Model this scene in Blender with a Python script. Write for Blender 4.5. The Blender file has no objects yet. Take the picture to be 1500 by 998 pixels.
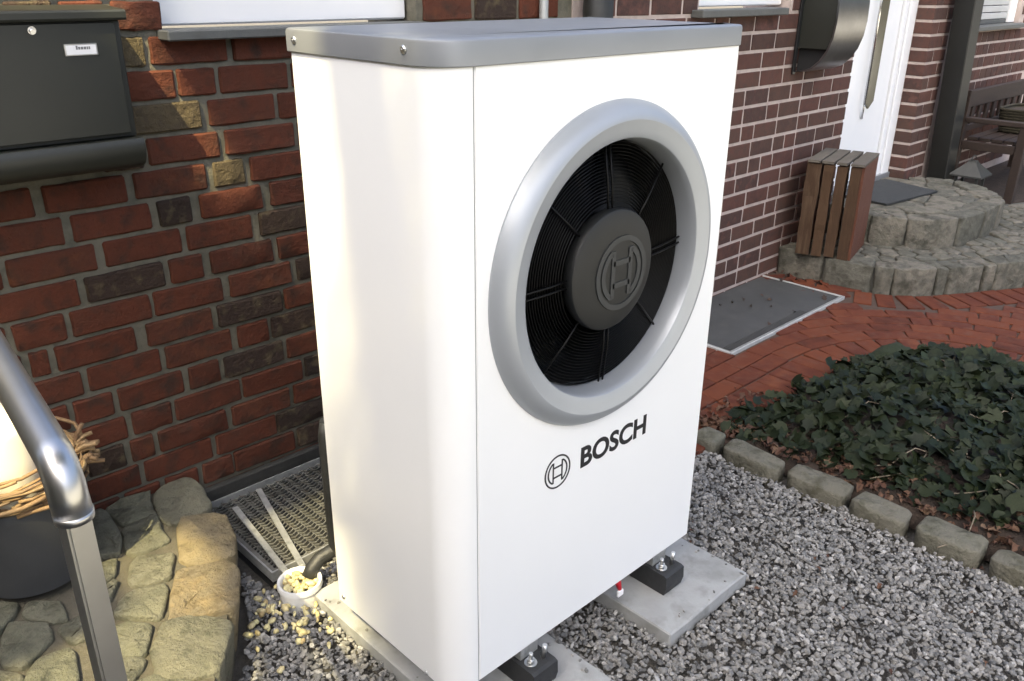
import bpy, bmesh, math, random
from mathutils import Vector, Matrix, noise
R = math.radians
S = bpy.context.scene
COL = S.collection
rnd = random.Random(7)

# ------------------------------------------------------------------ camera, sky, sun, exposure
cam_data = bpy.data.cameras.new("camera")
cam = bpy.data.objects.new("camera", cam_data); COL.objects.link(cam)
cam_data.sensor_fit = 'HORIZONTAL'; cam_data.sensor_width = 36.0
cam_data.lens = 1244.48 / 1500 * 36.0
cam_data.clip_start = 0.05; cam_data.clip_end = 500
_r = Vector((0.71745348, -0.69655617, 0.00836677)); _u = Vector((0.26731179, 0.28638293, 0.92007023)); _f = Vector((0.6432767, 0.65787105, -0.39166411))
cam.matrix_world = Matrix(((_r.x, _u.x, -_f.x, -0.9584), (_r.y, _u.y, -_f.y, -1.1608), (_r.z, _u.z, -_f.z, 1.6700), (0, 0, 0, 1)))
S.camera = cam

SUN_D = Vector((0.469, 0.30, -0.83)).normalized()          # the way the sunlight travels
W = bpy.data.worlds.new("World"); S.world = W; W.use_nodes = True
nt = W.node_tree; bg = nt.nodes['Background']
sky = nt.nodes.new('ShaderNodeTexSky'); sky.sky_type = 'NISHITA'; sky.sun_disc = False
sky.sun_elevation = math.asin(-SUN_D.z); sky.sun_rotation = math.atan2(-SUN_D.x, -SUN_D.y)
sky.air_density = 1.0; sky.dust_density = 9.0; sky.ozone_density = 1.0
tint = nt.nodes.new('ShaderNodeMix'); tint.data_type = 'RGBA'; tint.blend_type = 'MULTIPLY'
tint.inputs['Factor'].default_value = 1.0; tint.inputs['B'].default_value = (0.89, 0.95, 1.03, 1)
nt.links.new(sky.outputs[0], tint.inputs['A']); nt.links.new(tint.outputs['Result'], bg.inputs[0])
bg.inputs[1].default_value = 0.15
sun_data = bpy.data.lights.new("sun", 'SUN'); sun_data.energy = 4.0; sun_data.angle = R(0.5); sun_data.color = (1.0, 0.84, 0.46)
sun = bpy.data.objects.new("sun", sun_data); COL.objects.link(sun)
sun.rotation_euler = SUN_D.to_track_quat('-Z', 'Y').to_euler()
vs = S.view_settings; vs.view_transform = 'Standard'; vs.look = 'None'; vs.gamma = 1.0; vs.use_curve_mapping = False
vs.exposure = 1.72

# ------------------------------------------------------------------ helpers
def setp(o, label=None, cat=None, group=None, kind=None):
    if label: o['label'] = label
    if cat: o['category'] = cat
    if group: o['group'] = group
    if kind: o['kind'] = kind
    return o

def thing(name, label, cat, loc=(0, 0, 0), group=None):
    o = bpy.data.objects.new(name, None); COL.objects.link(o); o.location = loc; o.empty_display_size = 0.1
    return setp(o, label, cat, group)

def par(o, p):
    o.parent = p
    if p.type == 'EMPTY': o.matrix_parent_inverse = Matrix.Translation(-p.location)
    return o

def mobj(name, me, parent=None, mat=None, smooth=False):
    if isinstance(me, bmesh.types.BMesh):
        b = me; me = bpy.data.meshes.new(name); b.normal_update(); b.to_mesh(me); b.free()
    if mat is not None:
        for m in (mat if isinstance(mat, (list, tuple)) else [mat]): me.materials.append(m)
    if smooth:
        for p in me.polygons: p.use_smooth = True
    o = bpy.data.objects.new(name, me); COL.objects.link(o)
    if parent is not None: par(o, parent)
    return o

def auto(o, ang=40):
    """smooth shading with sharp edges above an angle"""
    me = o.data; b = bmesh.new(); b.from_mesh(me)
    for f in b.faces: f.smooth = True
    for e in b.edges:
        if len(e.link_faces) == 2 and e.calc_face_angle(0) > R(ang): e.smooth = False
    b.to_mesh(me); b.free(); return o

def box(b, x0, x1, y0, y1, z0, z1, bev=0.0, seg=1, M=None):
    vs_ = [b.verts.new((x, y, z)) for x in (x0, x1) for y in (y0, y1) for z in (z0, z1)]
    fs = [(0, 1, 3, 2), (4, 6, 7, 5), (0, 4, 5, 1), (2, 3, 7, 6), (0, 2, 6, 4), (1, 5, 7, 3)]
    nf = [b.faces.new([vs_[i] for i in f]) for f in fs]
    out = vs_
    if bev > 0:
        es = list({e for f in nf for e in f.edges})
        r = bmesh.ops.bevel(b, geom=es, offset=bev, segments=seg, profile=0.5, affect='EDGES')
        out = [v for v in b.verts if v in set(r['verts']) or v in set(v2 for f in r['faces'] for v2 in f.verts)]
        if M is not None: out = list({v for f in b.faces for v in f.verts if f in set(r['faces']) or any(x in set(r['verts']) for x in f.verts)})
    if M is not None:
        bmesh.ops.transform(b, matrix=M, verts=out)
    return b

def boxm(*a, **k):
    return box(bmesh.new(), *a, **k)

def tube(b, pts, rad, n=10, caps=True):
    pts = [Vector(p) for p in pts]; rings = []
    rads = rad if isinstance(rad, (list, tuple)) else [rad] * len(pts)
    prev = None
    for i, p in enumerate(pts):
        t = (pts[min(i + 1, len(pts) - 1)] - pts[max(i - 1, 0)]).normalized()
        if prev is None:
            a = Vector((0, 0, 1)) if abs(t.z) < 0.9 else Vector((1, 0, 0))
            u = t.cross(a).normalized()
        else:
            u = (prev - t * prev.dot(t)).normalized()
        prev = u; w = t.cross(u)
        rings.append([b.verts.new(p + (u * math.cos(q) + w * math.sin(q)) * rads[i]) for q in [2 * math.pi * k / n for k in range(n)]])
    for i in range(len(rings) - 1):
        for k in range(n):
            f = b.faces.new((rings[i][k], rings[i][(k + 1) % n], rings[i + 1][(k + 1) % n], rings[i + 1][k])); f.smooth = True
    if caps:
        b.faces.new(rings[0][::-1]); b.faces.new(rings[-1])
    return b

def lathe(b, prof, c, axis='Z', n=48, close=False):
    """prof: (radius, height) along axis from centre c"""
    c = Vector(c); rings = []
    for r_, h in prof:
        ring = []
        for k in range(n):
            q = 2 * math.pi * k / n
            if axis == 'Z': p = Vector((r_ * math.cos(q), r_ * math.sin(q), h))
            else: p = Vector((r_ * math.cos(q), h, r_ * math.sin(q)))
            ring.append(b.verts.new(c + p))
        rings.append(ring)
    for i in range(len(rings) - 1):
        for k in range(n):
            b.faces.new((rings[i][k], rings[i][(k + 1) % n], rings[i + 1][(k + 1) % n], rings[i + 1][k]))
    if close:
        b.faces.new(rings[0][::-1]); b.faces.new(rings[-1])
    bmesh.ops.recalc_face_normals(b, faces=b.faces[:])
    return b

def prism(b, outline, lo, hi, axis='Z'):
    """extrude a 2-D outline between lo and hi along an axis"""
    def P(p, h):
        if axis == 'Z': return (p[0], p[1], h)
        if axis == 'Y': return (p[0], h, p[1])
        return (h, p[0], p[1])
    a = [b.verts.new(P(p, lo)) for p in outline]; c = [b.verts.new(P(p, hi)) for p in outline]
    fs = [b.faces.new(a[::-1]), b.faces.new(c)]
    for i in range(len(a)): fs.append(b.faces.new((a[i], a[(i + 1) % len(a)], c[(i + 1) % len(a)], c[i])))
    bmesh.ops.recalc_face_normals(b, faces=fs)
    return b

# ------------------------------------------------------------------ materials
def ramp_cols(n, cols):
    cr = n.color_ramp
    while len(cr.elements) > 1: cr.elements.remove(cr.elements[-1])
    for i, (p, c) in enumerate(cols):
        e = cr.elements[0] if i == 0 else cr.elements.new(p)
        e.position = p; e.color = (*c, 1)

def pbr(name, cols, rough=0.8, metal=0.0, var=None, nscale=6.0, bump=0.0, bscale=40.0, bdist=0.005, spec=0.5, blotch=0.35, detail=6,
        fine=None, coat=0.0, rvar=0.0, extra=None, stretch=None):
    """cols: list of colours picked by `var` ('object','island' or None = by noise); noise blotches mix along them"""
    m = bpy.data.materials.new(name); m.use_nodes = True; t = m.node_tree; N = t.nodes; L = t.links
    bs = N['Principled BSDF']; bs.inputs['Roughness'].default_value = rough; bs.inputs['Metallic'].default_value = metal
    bs.inputs['Specular IOR Level'].default_value = spec; bs.inputs['Coat Weight'].default_value = coat
    tc = N.new('ShaderNodeTexCoord'); vec = tc.outputs['Object']
    if stretch:
        mp = N.new('ShaderNodeMapping'); mp.inputs['Scale'].default_value = stretch; L.new(vec, mp.inputs['Vector']); vec = mp.outputs[0]
    rv = None
    if var == 'object':
        oi = N.new('ShaderNodeObjectInfo'); rv = oi.outputs['Random']
    elif var == 'island':
        gi = N.new('ShaderNodeNewGeometry'); rv = gi.outputs['Random Per Island']
    if rv is not None:
        mul = N.new('ShaderNodeMath'); mul.operation = 'MULTIPLY'; mul.inputs[1].default_value = 53.0; L.new(rv, mul.inputs[0])
        ad = N.new('ShaderNodeVectorMath'); ad.operation = 'ADD'; L.new(vec, ad.inputs[0]); L.new(mul.outputs[0], ad.inputs[1]); vec = ad.outputs[0]
    nz = N.new('ShaderNodeTexNoise'); nz.inputs['Scale'].default_value = nscale; nz.inputs['Detail'].default_value = detail; nz.inputs['Roughness'].default_value = 0.62
    L.new(vec, nz.inputs['Vector'])
    rp = N.new('ShaderNodeValToRGB')
    cols = [tuple(c) for c in cols]
    ramp_cols(rp, [(i / max(1, len(cols) - 1), c) for i, c in enumerate(cols)])
    cen = N.new('ShaderNodeMapRange'); cen.inputs['From Min'].default_value = 0.3; cen.inputs['From Max'].default_value = 0.7
    L.new(nz.outputs['Fac'], cen.inputs['Value'])
    if rv is not None:
        mx = N.new('ShaderNodeMix'); mx.inputs['Factor'].default_value = blotch
        L.new(rv, mx.inputs['A']); L.new(cen.outputs[0], mx.inputs['B']); L.new(mx.outputs['Result'], rp.inputs['Fac'])
    else:
        L.new(cen.outputs[0], rp.inputs['Fac'])
    col = rp.outputs['Color']
    if fine:
        fc, fs, famt = fine          # speckle colour, scale, amount
        n2 = N.new('ShaderNodeTexNoise'); n2.inputs['Scale'].default_value = fs; n2.inputs['Detail'].default_value = 4; L.new(vec, n2.inputs['Vector'])
        mr = N.new('ShaderNodeMapRange'); mr.inputs['From Min'].default_value = 0.52; mr.inputs['From Max'].default_value = 0.72; mr.inputs['To Max'].default_value = famt
        L.new(n2.outputs['Fac'], mr.inputs['Value'])
        m2 = N.new('ShaderNodeMix'); m2.data_type = 'RGBA'; L.new(mr.outputs[0], m2.inputs['Factor']); L.new(col, m2.inputs['A']); m2.inputs['B'].default_value = (*fc, 1)
        col = m2.outputs['Result']
    L.new(col, bs.inputs['Base Color'])
    if rvar:
        rr = N.new('ShaderNodeMapRange'); rr.inputs['To Min'].default_value = rough - rvar; rr.inputs['To Max'].default_value = rough + rvar
        L.new(cen.outputs[0], rr.inputs['Value']); L.new(rr.outputs[0], bs.inputs['Roughness'])
    if bump:
        nb = N.new('ShaderNodeTexNoise'); nb.inputs['Scale'].default_value = bscale; nb.inputs['Detail'].default_value = 5; nb.inputs['Roughness'].default_value = 0.65; L.new(vec, nb.inputs['Vector'])
        bp = N.new('ShaderNodeBump'); bp.inputs['Strength'].default_value = bump; bp.inputs['Distance'].default_value = bdist
        L.new(nb.outputs['Fac'], bp.inputs['Height']); L.new(bp.outputs[0], bs.inputs['Normal'])
    return m

M = {}
M['white'] = pbr('white_paint', [(0.788, 0.7979, 0.788), (0.8175, 0.8225, 0.8126)], rough=0.33, nscale=1.5, spec=0.5)
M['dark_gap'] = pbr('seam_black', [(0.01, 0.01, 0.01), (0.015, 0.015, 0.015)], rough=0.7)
M['silver'] = pbr('silver_paint', [(0.3256, 0.3478, 0.37), (0.3552, 0.3774, 0.4033)], rough=0.40, metal=0.35, nscale=3, bump=0.05, bscale=300, bdist=0.001)
M['lid'] = pbr('lid_grey_paint', [(0.2312, 0.2448, 0.2584), (0.2584, 0.272, 0.2856)], rough=0.42, metal=0.3, nscale=3, bump=0.05, bscale=400, bdist=0.001, rvar=0.05)
M['black'] = pbr('black_plastic', [(0.008, 0.009, 0.010), (0.014, 0.015, 0.016)], rough=0.35)
M['void'] = pbr('fan_interior', [(0.006, 0.006, 0.007), (0.01, 0.01, 0.011)], rough=0.7)
M['grille'] = pbr('grille_plastic', [(0.0012, 0.0012, 0.0014), (0.0019, 0.0021, 0.0022)], rough=0.5, spec=0.2)
M['hub'] = pbr('hub_plastic', [(0.0045, 0.0054, 0.0058), (0.0065, 0.0074, 0.0078)], rough=0.55, nscale=20, bump=0.1, bscale=500, bdist=0.001)
M['hub_mark'] = pbr('hub_mark_grey', [(0.024, 0.0262, 0.027), (0.029, 0.0315, 0.0325)], rough=0.55)
M['print'] = pbr('black_print', [(0.012, 0.012, 0.014), (0.016, 0.016, 0.018)], rough=0.5)
M['rubber'] = pbr('black_rubber', [(0.016, 0.017, 0.018), (0.03, 0.031, 0.032)], rough=0.65, nscale=30, bump=0.2, bscale=200)
M['zinc'] = pbr('zinc_steel', [(0.55, 0.55, 0.54), (0.7, 0.7, 0.69)], rough=0.3, metal=1.0, nscale=40)
M['steel'] = pbr('brushed_steel', [(0.46, 0.455, 0.44), (0.56, 0.555, 0.54)], rough=0.34, metal=1.0, nscale=7, detail=3)
M['dark_steel'] = pbr('dull_dark_steel', [(0.20, 0.20, 0.205), (0.28, 0.28, 0.285)], rough=0.3, metal=1.0, nscale=6)
M['galv'] = pbr('galvanised_steel', [(0.30, 0.31, 0.30), (0.50, 0.51, 0.50), (0.40, 0.41, 0.40)], rough=0.5, metal=0.7, nscale=25, bump=0.15, bscale=120)
M['mesh_dark'] = pbr('weathered_grating', [(0.12, 0.12, 0.11), (0.20, 0.20, 0.18), (0.09, 0.09, 0.08)], rough=0.6, metal=0.5, nscale=12, fine=((0.10, 0.07, 0.04), 40, 0.5))
M['red'] = pbr('red_tape', [(0.45, 0.01, 0.02), (0.5, 0.015, 0.03)], rough=0.4)
M['label_white'] = pbr('white_label', [(0.75, 0.75, 0.75), (0.8, 0.8, 0.8)], rough=0.6)
M['anthracite'] = pbr('anthracite_paint', [(0.0177, 0.0191, 0.0147), (0.0205, 0.0218, 0.017)], rough=0.45, nscale=4, bump=0.15, bscale=350, bdist=0.001)
M['chrome'] = pbr('chrome', [(0.6, 0.6, 0.6), (0.7, 0.7, 0.7)], rough=0.15, metal=1.0)
M['grey_text'] = pbr('grey_ink', [(0.15, 0.15, 0.15), (0.2, 0.2, 0.2)], rough=0.8)
M['brick'] = pbr('old_red_brick', [(0.0502, 0.025, 0.0158), (0.0778, 0.026, 0.0149), (0.1004, 0.031, 0.0168), (0.0854, 0.031, 0.0184), (0.1205, 0.0425, 0.0198)], rough=0.88, var='object', nscale=14, bump=0.9, bscale=38, bdist=0.009, blotch=0.45,
                 fine=((0.035, 0.024, 0.018), 17, 0.75), spec=0.25)
M['brick_dark'] = pbr('dark_clinker_brick', [(0.026, 0.018, 0.013), (0.042, 0.026, 0.019), (0.055, 0.036, 0.024)], rough=0.8, var='object', nscale=16, bump=1.0, bscale=60, bdist=0.012, fine=((0.14, 0.11, 0.06), 26, 0.6), spec=0.3)
M['brick_olive'] = pbr('olive_clinker_brick', [(0.0645, 0.0484, 0.0279), (0.0992, 0.0774, 0.0418), (0.0546, 0.0411, 0.0256)], rough=0.8, var='object', nscale=22, bump=1.0, bscale=45, bdist=0.012, fine=((0.06, 0.045, 0.03), 40, 0.7), spec=0.3)
M['mortar_old'] = pbr('grey_old_mortar', [(0.103, 0.1011, 0.0761), (0.1548, 0.1445, 0.112), (0.1238, 0.1157, 0.0897)], rough=0.95, nscale=9, bump=0.7, bscale=120, bdist=0.004, fine=((0.07, 0.075, 0.06), 25, 0.5), spec=0.2)
M['brick_brown'] = pbr('brown_brick', [(0.038, 0.028, 0.024), (0.075, 0.038, 0.031), (0.1, 0.047, 0.037), (0.08, 0.046, 0.036), (0.062, 0.036, 0.031), (0.135, 0.062, 0.05)], rough=0.85, var='object', nscale=16, bump=0.6, bscale=80, bdist=0.004, blotch=0.3, fine=((0.06, 0.045, 0.04), 40, 0.5), spec=0.25)
M['mortar_pale'] = pbr('pale_mortar', [(0.3792, 0.3134, 0.2816), (0.4966, 0.4179, 0.3784)], rough=0.95, nscale=12, bump=0.5, bscale=150, bdist=0.003, spec=0.2, fine=((0.28, 0.24, 0.21), 18, 0.5))
M['slate'] = pbr('slate_sill', [(0.075, 0.0788, 0.075), (0.105, 0.1087, 0.1013)], rough=0.6, nscale=10, bump=0.3, bscale=60, fine=((0.06, 0.06, 0.055), 20, 0.5))
M['plinth'] = pbr('dark_tarred_plinth', [(0.020, 0.020, 0.018), (0.038, 0.038, 0.034)], rough=0.9, nscale=9, bump=0.6, bscale=60)
M['upvc'] = pbr('white_window_plastic', [(0.78, 0.79, 0.80), (0.82, 0.82, 0.82)], rough=0.35)
M['door_white'] = pbr('white_door', [(0.76, 0.78, 0.80), (0.80, 0.81, 0.82)], rough=0.3)
M['glass'] = pbr('dark_glass', [(0.02, 0.022, 0.02), (0.03, 0.03, 0.028)], rough=0.06, spec=0.7)
M['strip_glass'] = pbr('olive_strip_glass', [(0.09, 0.085, 0.06), (0.13, 0.12, 0.085)], rough=0.2)
M['shutter'] = pbr('pale_shutter', [(0.357, 0.3655, 0.3655), (0.425, 0.4335, 0.4335)], rough=0.5)
M['downpipe'] = pbr('dark_brown_grey_paint', [(0.009, 0.0093, 0.0078), (0.0135, 0.0138, 0.012)], rough=0.5, nscale=6)
M['zincpipe'] = pbr('zinc_pipe', [(0.28, 0.29, 0.28), (0.36, 0.37, 0.36)], rough=0.5, metal=0.4, nscale=9)
M['concrete'] = pbr('concrete_slab', [(0.234, 0.2391, 0.2313), (0.3316, 0.3388, 0.3341), (0.2828, 0.284, 0.2776)], rough=0.9, nscale=5, bump=0.35, bscale=160, bdist=0.003, fine=((0.15, 0.15, 0.135), 14, 0.6), spec=0.25)
M['gravel'] = pbr('crushed_gravel', [(0.077, 0.077, 0.0759), (0.1436, 0.1436, 0.1406), (0.1847, 0.1826, 0.1744), (0.2052, 0.197, 0.1816), (0.2565, 0.2514, 0.2381), (0.4309, 0.4207, 0.4001)], rough=0.85, var='island', nscale=60, blotch=0.15, bump=0.5, bscale=300, bdist=0.003, spec=0.3)
M['litter_dark'] = pbr('dark_dead_leaf', [(0.012, 0.009, 0.007), (0.03, 0.018, 0.012), (0.06, 0.03, 0.018)], rough=0.85, var='island', nscale=30)
M['pebble'] = pbr('yellow_pebble', [(0.34, 0.25, 0.12), (0.50, 0.42, 0.20), (0.60, 0.55, 0.30), (0.42, 0.33, 0.19)], rough=0.7, var='island', nscale=40, blotch=0.3, bump=0.3, bscale=200, bdist=0.002)
M['dirt'] = pbr('gravel_dirt', [(0.05, 0.047, 0.042), (0.10, 0.092, 0.08), (0.07, 0.066, 0.058)], rough=0.95, nscale=30, bump=0.8, bscale=90, bdist=0.01)
M['drive'] = pbr('bounce_paving', [(0.34, 0.34, 0.33), (0.42, 0.42, 0.41)], rough=0.9, nscale=3)  # pale tone for the added ground that bounces light onto the unit
M['soil'] = pbr('dark_soil', [(0.022, 0.016, 0.012), (0.05, 0.034, 0.024)], rough=0.95, nscale=20, bump=0.9, bscale=70, bdist=0.01)
M['stone_warm'] = pbr('warm_sandstone', [(0.1637, 0.1364, 0.0818), (0.2455, 0.1978, 0.1091), (0.2046, 0.1705, 0.1091), (0.2728, 0.2046, 0.1023)], rough=0.85, var='object', nscale=10, bump=1.0, bscale=70, bdist=0.016, blotch=0.5, fine=((0.09, 0.07, 0.04), 28, 0.7), spec=0.3)
M['stone_grey'] = pbr('grey_green_cobble', [(0.1102, 0.1102, 0.0805), (0.1685, 0.162, 0.1176), (0.1426, 0.1426, 0.1021), (0.1944, 0.188, 0.1361)], rough=0.85, var='object', nscale=9, bump=1.0, bscale=70, bdist=0.016, blotch=0.5, fine=((0.07, 0.072, 0.05), 24, 0.7), spec=0.3)
M['joint'] = pbr('sandy_joint', [(0.0684, 0.0616, 0.0445), (0.1061, 0.0958, 0.0684)], rough=0.95, nscale=20, bump=0.8, bscale=120, bdist=0.005)
M['step_stone'] = pbr('step_granite', [(0.048, 0.05, 0.04), (0.13, 0.125, 0.1), (0.085, 0.083, 0.066), (0.165, 0.15, 0.12), (0.11, 0.105, 0.08), (0.22, 0.2, 0.165)], rough=0.85, var='object', nscale=9, bump=1.0, bscale=45, bdist=0.016, blotch=0.5, fine=((0.045, 0.042, 0.030), 14, 0.8), spec=0.3)
M['step_joint'] = pbr('step_joint', [(0.0595, 0.0595, 0.0525), (0.098, 0.098, 0.084)], rough=0.95, nscale=25, bump=0.7, bscale=100)
M['kerb'] = pbr('kerb_stone_grey', [(0.1056, 0.1001, 0.0732), (0.1584, 0.1486, 0.1159), (0.132, 0.1292, 0.0976)], rough=0.88, var='object', nscale=11, bump=1.0, bscale=60, bdist=0.012, blotch=0.5, fine=((0.06, 0.058, 0.035), 18, 0.8), spec=0.25)
M['paver'] = pbr('red_clay_paver', [(0.0486, 0.0177, 0.012), (0.1012, 0.0309, 0.0173), (0.1255, 0.0397, 0.0199), (0.081, 0.025, 0.016), (0.1538, 0.053, 0.0266)], rough=0.85, var='object', nscale=12, bump=0.4, bscale=90, bdist=0.004, blotch=0.3, fine=((0.11, 0.055, 0.04), 22, 0.5), spec=0.15)
M['paver_bed'] = pbr('paver_sand', [(0.045, 0.028, 0.02), (0.07, 0.045, 0.032)], rough=0.95, nscale=40)
M['mat_grey'] = pbr('grey_mesh_cover', [(0.0382, 0.0402, 0.0402), (0.0555, 0.0574, 0.0574)], rough=0.8, nscale=5, bump=0.9, bscale=260, bdist=0.004, fine=((0.065, 0.065, 0.06), 12, 0.6))
M['rubber_mat'] = pbr('doormat_rubber', [(0.022, 0.024, 0.024), (0.035, 0.037, 0.037)], rough=0.85, nscale=30, bump=0.8, bscale=300)
M['crate_wood'] = pbr('weathered_brown_wood', [(0.038, 0.0216, 0.0122), (0.0761, 0.0443, 0.0243), (0.0559, 0.0319, 0.0179), (0.0965, 0.0627, 0.0376)], rough=0.85, var='object', nscale=9, bump=0.8, bscale=30, bdist=0.005, blotch=0.5, stretch=(6, 6, 0.7), spec=0.25)
M['crate_top'] = pbr('grey_weathered_wood', [(0.0828, 0.0725, 0.0586), (0.138, 0.1242, 0.1035)], rough=0.9, var='object', nscale=9, bump=0.7, bscale=30, bdist=0.004, stretch=(1, 5, 5), spec=0.2)
M['crate_red'] = pbr('reddish_board', [(0.077, 0.0238, 0.0112), (0.112, 0.0385, 0.0175)], rough=0.7, nscale=8, bump=0.4, bscale=30, stretch=(5, 5, 0.7))
M['bench'] = pbr('dark_bench_wood', [(0.016, 0.0085, 0.005), (0.028, 0.015, 0.009)], rough=0.7, nscale=8, bump=0.4, bscale=40, stretch=(0.8, 5, 5))
M['basket'] = pbr('olive_basket', [(0.0198, 0.0165, 0.0073), (0.0396, 0.033, 0.0165)], rough=0.9, nscale=40, bump=1.0, bscale=90, bdist=0.01)
M['lantern'] = pbr('grey_lantern_metal', [(0.0392, 0.0404, 0.0379), (0.0539, 0.0552, 0.0514)], rough=0.55, metal=0.3, nscale=15)
M['pot'] = pbr('charcoal_planter', [(0.040, 0.042, 0.045), (0.055, 0.057, 0.060)], rough=0.65, nscale=6, bump=0.2, bscale=200, bdist=0.002)
M['twig'] = pbr('wicker_twig', [(0.128, 0.072, 0.036), (0.24, 0.152, 0.072), (0.336, 0.24, 0.12)], rough=0.75, var='island', nscale=30, bump=0.6, bscale=90, bdist=0.003)
M['wax'] = pbr('cream_wax', [(0.8, 0.74, 0.58), (0.84, 0.79, 0.65)], rough=0.4, nscale=3)
M['pvc_white'] = pbr('white_pvc', [(0.68, 0.68, 0.66), (0.76, 0.76, 0.74)], rough=0.35, nscale=20, fine=((0.5, 0.47, 0.38), 25, 0.5))
M['foam'] = pbr('black_foam_hose', [(0.018, 0.019, 0.019), (0.03, 0.031, 0.031)], rough=0.5, nscale=30, bump=0.3, bscale=150)
M['ivy'] = pbr('ivy_leaf', [(0.0042, 0.0073, 0.003), (0.0073, 0.0122, 0.0049), (0.0098, 0.0146, 0.0061), (0.0146, 0.0206, 0.0079), (0.0334, 0.0402, 0.017)], rough=0.5, var='island', nscale=25, blotch=0.3, bump=0.3, bscale=80, bdist=0.003, spec=0.16, fine=((0.035, 0.05, 0.022), 30, 0.35))
M['ivy_one'] = pbr('ivy_leaf_single', [(0.0042, 0.0073, 0.003), (0.0073, 0.0122, 0.0049), (0.0098, 0.0146, 0.0061), (0.0146, 0.0206, 0.0079), (0.0334, 0.0402, 0.017)], rough=0.5, var='object', nscale=25, blotch=0.3, bump=0.3, bscale=80, bdist=0.003, spec=0.16, fine=((0.035, 0.05, 0.022), 30, 0.35))
M['litter'] = pbr('dead_leaf', [(0.0358, 0.0143, 0.0077), (0.066, 0.0275, 0.0143), (0.0935, 0.0468, 0.0248), (0.143, 0.0935, 0.055)], rough=0.8, var='island', nscale=30, blotch=0.25, bump=0.4, bscale=80)
M['moss'] = pbr('moss', [(0.0106, 0.0192, 0.0048), (0.0216, 0.0317, 0.0086)], rough=0.95, nscale=30, bump=1.0, bscale=120, bdist=0.01)
M['vine'] = pbr('bare_vine_bark', [(0.12, 0.096, 0.066), (0.204, 0.174, 0.126)], rough=0.9, nscale=30)
M['bark'] = pbr('tree_bark', [(0.06, 0.045, 0.032), (0.12, 0.095, 0.07)], rough=0.9, nscale=8, bump=0.8, bscale=20)
M['added_hedge_leaf'] = pbr('added_hedge_leaf', [(0.10, 0.13, 0.03), (0.15, 0.18, 0.045)], rough=0.6, var='island', nscale=3)  # leaves of the added hedge, yellow-green to tint its bounce light
M['leaf'] = pbr('tree_leaf', [(0.035, 0.07, 0.02), (0.06, 0.11, 0.035)], rough=0.6, var='island', nscale=3)

# ------------------------------------------------------------------ piece builders
def brick_mesh(name, l, d, h, seed, mats, rough=0.004, sub=True, edgey=0.0045, cr_=1.0):
    """unit-sized brick centred on its front face's middle; front faces -Y"""
    rg = random.Random(seed); b = bmesh.new()
    cx_ = 0.005 if sub else 0.003
    def grid(L, n): return [-L / 2] + [(-L / 2 + cx_) + (L - 2 * cx_) * k / n for k in range(n + 1)] + [L / 2]
    XS_, ZS_ = (grid(l, 5), grid(h, 2)) if sub else (grid(l, 1), grid(h, 1))
    nx, nz = len(XS_) - 1, len(ZS_) - 1
    def px(i): return XS_[i]
    def pz(j): return ZS_[j]
    g = {}
    for i in range(nx + 1):
        for j in range(nz + 1):
            edge = i in (0, nx) or j in (0, nz)
            x, z = px(i), pz(j)
            y = noise.noise(Vector((x * 22 + seed * 7.1, z * 30, seed))) * rough * 1.6 + rg.uniform(-1, 1) * rough * 0.35
            if edge:
                y = edgey + rg.uniform(-.001, .001)
                x += noise.noise(Vector((z * 40, x * 40, seed + 3))) * rough; z += noise.noise(Vector((x * 40, z * 40, seed + 9))) * rough
            if i in (0, nx) and j in (0, nz): x *= 1 - 0.022 * cr_; z *= 1 - 0.055 * cr_; y += 0.002 * cr_
            g[i, j] = b.verts.new((x, y, z))
    for i in range(nx):
        for j in range(nz): b.faces.new((g[i, j], g[i + 1, j], g[i + 1, j + 1], g[i, j + 1]))
    per = [(i, 0) for i in range(nx + 1)] + [(nx, j) for j in range(1, nz + 1)] + [(i, nz) for i in range(nx - 1, -1, -1)] + [(0, j) for j in range(nz - 1, 0, -1)]
    bk = [b.verts.new((g[k].co.x * 1.012, d, g[k].co.z * 1.012)) for k in per]
    for a in range(len(per)):
        c = (a + 1) % len(per); b.faces.new((g[per[c]], g[per[a]], bk[a], bk[c]))
    b.normal_update()
    for f in b.faces: f.smooth = sub
    if sub:
        for e in b.edges:
            if len(e.link_faces) == 2 and e.calc_face_angle(0) > R(26): e.smooth = False
    me = bpy.data.meshes.new(name); b.normal_update(); b.to_mesh(me); b.free(); me.materials.append(mats)
    return me

def place(me, name, parent, loc, sc=(1, 1, 1), rot=(0, 0, 0), mat=None):
    o = bpy.data.objects.new(name, me); COL.objects.link(o); o.location = loc; o.scale = sc; o.rotation_euler = rot
    if parent is not None: par(o, parent)
    if mat is not None:
        o.material_slots[0].link = 'OBJECT'; o.material_slots[0].material = mat
    return o

def chaikin(p, k=1):
    for _ in range(k):
        q = []
        for i in range(len(p)):
            a, c = p[i], p[(i + 1) % len(p)]
            q += [(a[0] * .86 + c[0] * .14, a[1] * .86 + c[1] * .14), (a[0] * .14 + c[0] * .86, a[1] * .14 + c[1] * .86)]
        p = q
    return p

def area(p): return 0.5 * sum(p[i][0] * p[(i + 1) % len(p)][1] - p[(i + 1) % len(p)][0] * p[i][1] for i in range(len(p)))

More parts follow.
